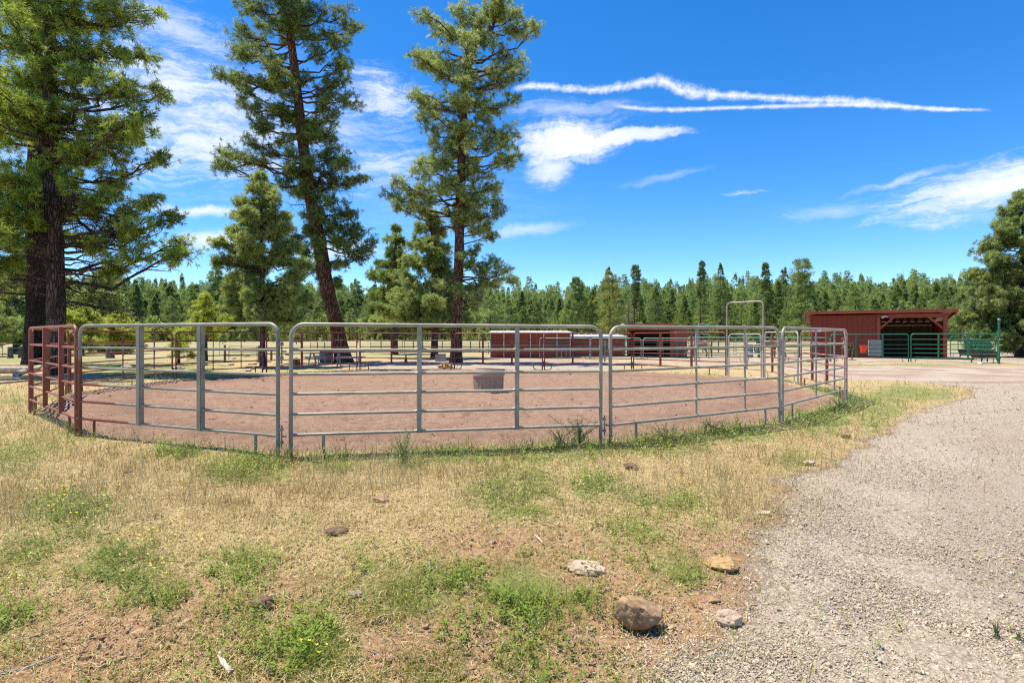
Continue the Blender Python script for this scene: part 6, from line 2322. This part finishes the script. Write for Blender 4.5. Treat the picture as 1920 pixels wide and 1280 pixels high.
    rock(235, 694, 20, 11, 'pale domed boulder behind the pen, seen through the grey panel', rg, 12)
    rock(665, 1122, 30, 10, 'small grey stone low in the left foreground grass', rg, 13)
    rock(238, 888, 16, 7, 'tiny dark clod in the golden grass at left', ro, 14, name='earth_clod', cat='clod')
    # scattered small stones behind the pen on the left
    protos_ = []
    g = np.random.default_rng(31)
    for i in range(26):
        px, py = g.uniform(330, 560), g.uniform(664, 697)
        if i < 3:
            rock(px, py, 10, 5, 'small pale stone on the bare ground behind the left far panels', rp, 40 + i)
            o = C.objects[-1]
            o['group'] = 'pale stones behind the left far panels'
            protos_.append(o)
        else:
            o = protos_[i % 3].copy()
            x, y = G(px, py)
            o.location = (x, y, gzs(x, y) + .03)
            k = g.uniform(.5, 1.3)
            o.scale = (k, k, k)
            o.rotation_euler = (0, 0, g.uniform(0, 6))
            C.objects.link(o)
    # wood chunk and sticks
    x, y = G(1350, 1068)
    root = empty('wood_chunk', (x, y, gzs(x, y)), R(-22), 'chunk of split yellowish wood lying at the edge of the gravel', 'wood')
    root.scale = (1.25, 1.35, 1.25)
    m = MB()
    gw = np.random.default_rng(4)
    for i in range(13):
        a = -.036 + i * .006
        top = .030 + .030 * math.sin((i + 1) / 14 * math.pi)
        L0, L1 = -.085 + gw.uniform(0, .035), .085 - gw.uniform(0, .03)
        m.tube([(L0, a * .5, .012), ((L0 + L1) / 2 - .02, a, top * .62), (L1 - .02, a * 1.1, top * .7), (L1, a, top * .55)], (.006, .017, .019, .010), n=5)
    m.build('wood', MAT_WOODY, root)

    def stick(pts, r, label, mat):
        p = np.array([(G(a, b)[0], G(a, b)[1], gzs(*G(a, b)) + r + h) for a, b, h in pts])
        tt = np.linspace(0, 1, 12)
        q = np.stack([lerp_path(p, t) for t in tt])
        q[1:-1] = (q[:-2] + 2 * q[1:-1] + q[2:]) / 4
        m = MB()
        m.tube(q - q[0], np.linspace(r, r * .5, 12) * (1 + np.random.default_rng(2).normal(0, .1, 12)), n=7)
        o = m.build('stick', mat, None, smooth=True)
        o.location = q[0]
        tag(o, label, 'stick')
    stick([(434, 1268, 0), (420, 1258, .012), (412, 1240, .012), (412, 1226, .0)], .014, 'short curved bleached stick in the lower left foreground', MAT_LOG)
    stick([(0, 1266, 0), (50, 1258, .0), (80, 1246, .004), (108, 1232, .0)], .011, 'brown root-like stick in the lower left corner', MAT_WOOD)
    stick([(1004, 1008, 0), (1012, 1016, .0), (1018, 1024, 0)], .010, 'short grey twig in the dry grass right of centre', MAT_LOG)
    stick([(232, 980, 0), (300, 966, .0), (380, 952, 0)], .006, 'long thin dry branch between the green weeds on the left', MAT_LOG)
    stick([(30, 1205, 0), (85, 1188, .0), (140, 1172, 0)], .006, 'thin pale branch in the left foreground', MAT_LOG)
    # tall weeds at the foot of the pen
    wm = LEAF['pale']

    def weed(px, py, hpx, label, seed, spread=.1, nst=14, mat=None):
        g = np.random.default_rng(seed)
        x, y = G(px, py)
        root = empty('tall_weed', (x, y, gzs(x, y)), 0, label, 'weed')
        h = hpx * y / F
        st, V = MB(), []
        for i in range(nst):
            a, l = g.uniform(0, 6.28), g.uniform(.05, .3 + spread * 2)
            hh = h * g.uniform(.6, 1.05)
            p = np.array([(g.normal(0, spread * .3), g.normal(0, spread * .3), 0), (math.cos(a) * l * hh * .4, math.sin(a) * l * hh * .4, hh * .55), (math.cos(a) * l * hh, math.sin(a) * l * hh, hh)])
            st.tube(p, (.003, .0025, .0015), n=3, cap=False)
            for j in range(22):
                q = lerp_path(p, g.uniform(.1, 1))
                dv = unit(g.normal(0, 1, (1, 3)) + [[0, 0, .5]])[0] * g.uniform(.04, .10) * min(h, .4) * 1.1
                sd = unit(np.cross(dv, g.normal(0, 1, 3))[None])[0] * .011 * min(h, .4) * 1.1
                V += [q, q + dv * .5 + sd, q + dv, q + dv * .5 - sd]
        V = np.array(V)
        mm = mat_leaf('weed foliage', (.13, .19, .05), (.38, .42, .19), .35) if 'weedmat' not in M else M['weedmat']
        M['weedmat'] = mm
        st.build('stem', mm, root)
        mesh_np('leaves', V, np.arange(len(V)).reshape(-1, 4), mm, root, attrs={'tone': np.repeat(g.uniform(0, 1, len(V) // 4), 4)})
    weed(757, 872, 72, 'tallest spindly weed, at the foot of the thick upright of the nearest panel', 1, .16, 22)
    weed(1086, 838, 58, 'feathery pale weed clump under the right part of the nearest panel', 2, .4, 26)
    weed(1052, 842, 44, 'smaller feathery weed clump left of the pale one', 3, .3, 18)
    weed(1248, 832, 40, 'green weed clump under the thin-upright steel panel', 4, .35, 20)
    weed(1330, 815, 30, 'dark green creeping weed at the pen edge under the thin-upright panel', 5, .5, 26)
    weed(1575, 775, 34, 'leafy green weed clump around the right end post of the pen', 6, .6, 30)
    weed(345, 858, 24, 'small dark leafy weed at the pen edge under the grey panel', 7, .3, 16)
    weed(540, 868, 30, 'green weed at the joint between the grey panel and the nearest one', 8, .3, 16)
    weed(135, 822, 30, 'dry-tipped weed at the foot of the nearest rust red panel', 9, .2, 14)
    weed(1868, 1200, 28, 'tiny green weed sprouting from the gravel, left one of two', 10, .05, 8)
    weed(1910, 1205, 20, 'tiny spreading green weed in the gravel near the right edge', 11, .06, 8)


small_things()
